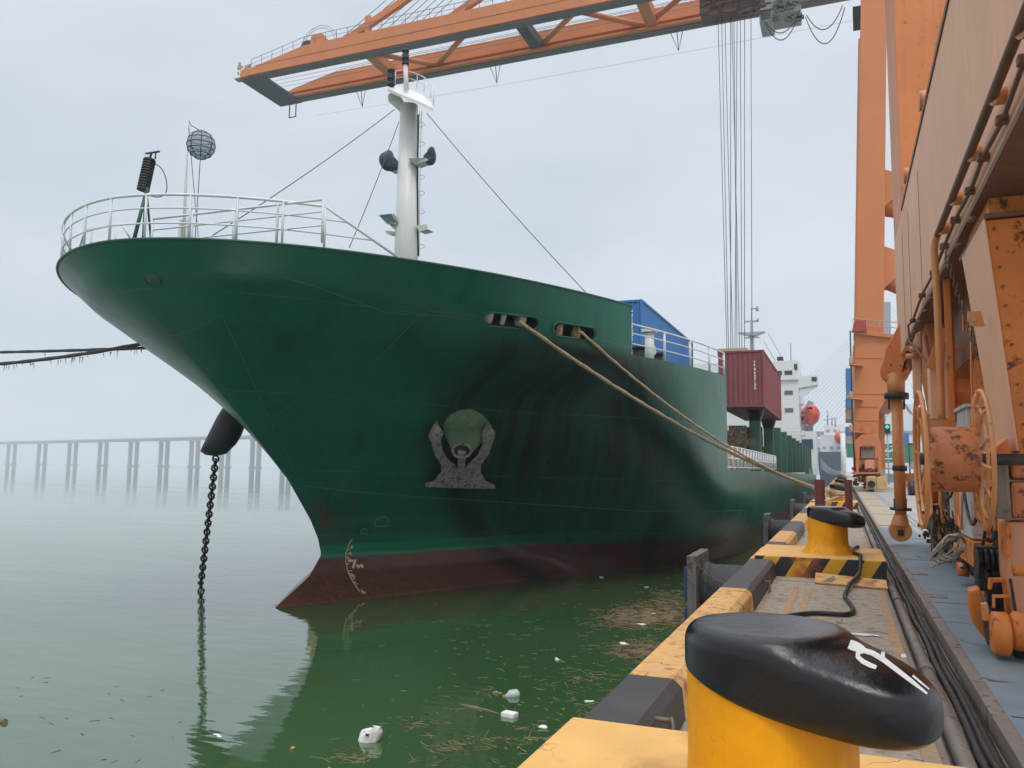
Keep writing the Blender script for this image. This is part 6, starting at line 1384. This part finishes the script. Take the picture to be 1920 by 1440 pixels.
c = fl_(758, 1345); t = tag(MB().tube([fl_(863, 1320), fl_(885, 1326), fl_(912, 1331), fl_(935, 1338)], .02, 6, rs=[.01, .035, .02, .01]).build('stick', paint('wet_wood', (.2, .14, .09))), 'dark stick pointing at the foam block', 'stick')
# uncountable twigs and leaves
rr = random.Random(11); mb = MB(); ml = MB()
def twig(px, py, L_, z=.004, m_=mb, w_=None):
    p = fl_(px, py); a = rr.gauss(0, .9); d = Vector((math.cos(a), math.sin(a), 0))*L_; b = Vector((-d.y, d.x, 0))*rr.uniform(-.25, .25); w_ = w_ or rr.uniform(.003, .008)
    m_.tube([p-d+Vector((0, 0, z)), p+b+Vector((0, 0, z)), p+d+Vector((0, 0, z))], w_, 3)
def leafp(px, py, s_):
    p = fl_(px, py)+Vector((0, 0, .006)); a = rr.random()*6; u = Vector((math.cos(a), math.sin(a), 0))*s_; v = Vector((-u.y, u.x, 0))*.4; ml.add([p-u, p+v, p+u, p-v], [(0, 1, 2, 3)])
for k in range(620):
    px = 1300-abs(rr.gauss(0, 260)); py = rr.uniform(1090, 1440)
    if py < 1160 and rr.random() < .7: continue
    twig(px, py, rr.uniform(.02, .16))
for k in range(800): twig(rr.gauss(1215, 38), rr.gauss(1156, 9), rr.uniform(.08, .45), rr.uniform(0, .03), w_=.010)
for k in range(500): twig(rr.gauss(1205, 24), rr.gauss(1220, 8), rr.uniform(.05, .28), rr.uniform(0, .03), w_=.007)
for k in range(350): twig(rr.gauss(1255, 26), rr.gauss(1128, 16), rr.uniform(.05, .2), .005, w_=.008)
for cx_, cy_ in ((780, 1355), (850, 1400), (1090, 1270), (1130, 1330), (660, 1420), (960, 1385)):
    for k in range(26): twig(rr.gauss(cx_, 28), rr.gauss(cy_, 7), rr.uniform(.05, .22))
for k in range(26): twig(rr.uniform(20, 380), rr.uniform(1270, 1430), rr.uniform(.02, .09), w_=.004)
for k in range(150): leafp(1280-abs(rr.gauss(0, 270)), rr.uniform(1100, 1440), rr.uniform(.015, .05))
for k in range(60): leafp(rr.gauss(1215, 40), rr.gauss(1150, 22), rr.uniform(.02, .05))
tag(mb.build('floating_twigs', M['twig'], fix=False), 'brown twigs and weed drifting on the green water beside the kerb', 'debris', kind='stuff')
tag(ml.build('floating_leaves', M['leaf'], fix=False), 'yellow leaves and specks scattered on the green water', 'leaves', kind='stuff')
# ------------------------------------------------------------------ haze
hz_ = bpy.data.materials.new('haze_air'); hz_.use_nodes = True; n = hz_.node_tree; n.nodes.clear(); v = n.nodes.new('ShaderNodeVolumePrincipled'); o = n.nodes.new('ShaderNodeOutputMaterial'); n.links.new(v.outputs[0], o.inputs['Volume'])
v.inputs['Density'].default_value = .00052; v.inputs['Color'].default_value = (.95, .975, 1.0, 1); v.inputs['Anisotropy'].default_value = .2
tag(MB().box((-5001, -301, -6), (901, 5001, 130)).build('haze', hz_), None, None, kind='stuff')
for o in list(bpy.data.objects):
    for k in ('_loc', '_wm'):
        if k in o: del o[k]
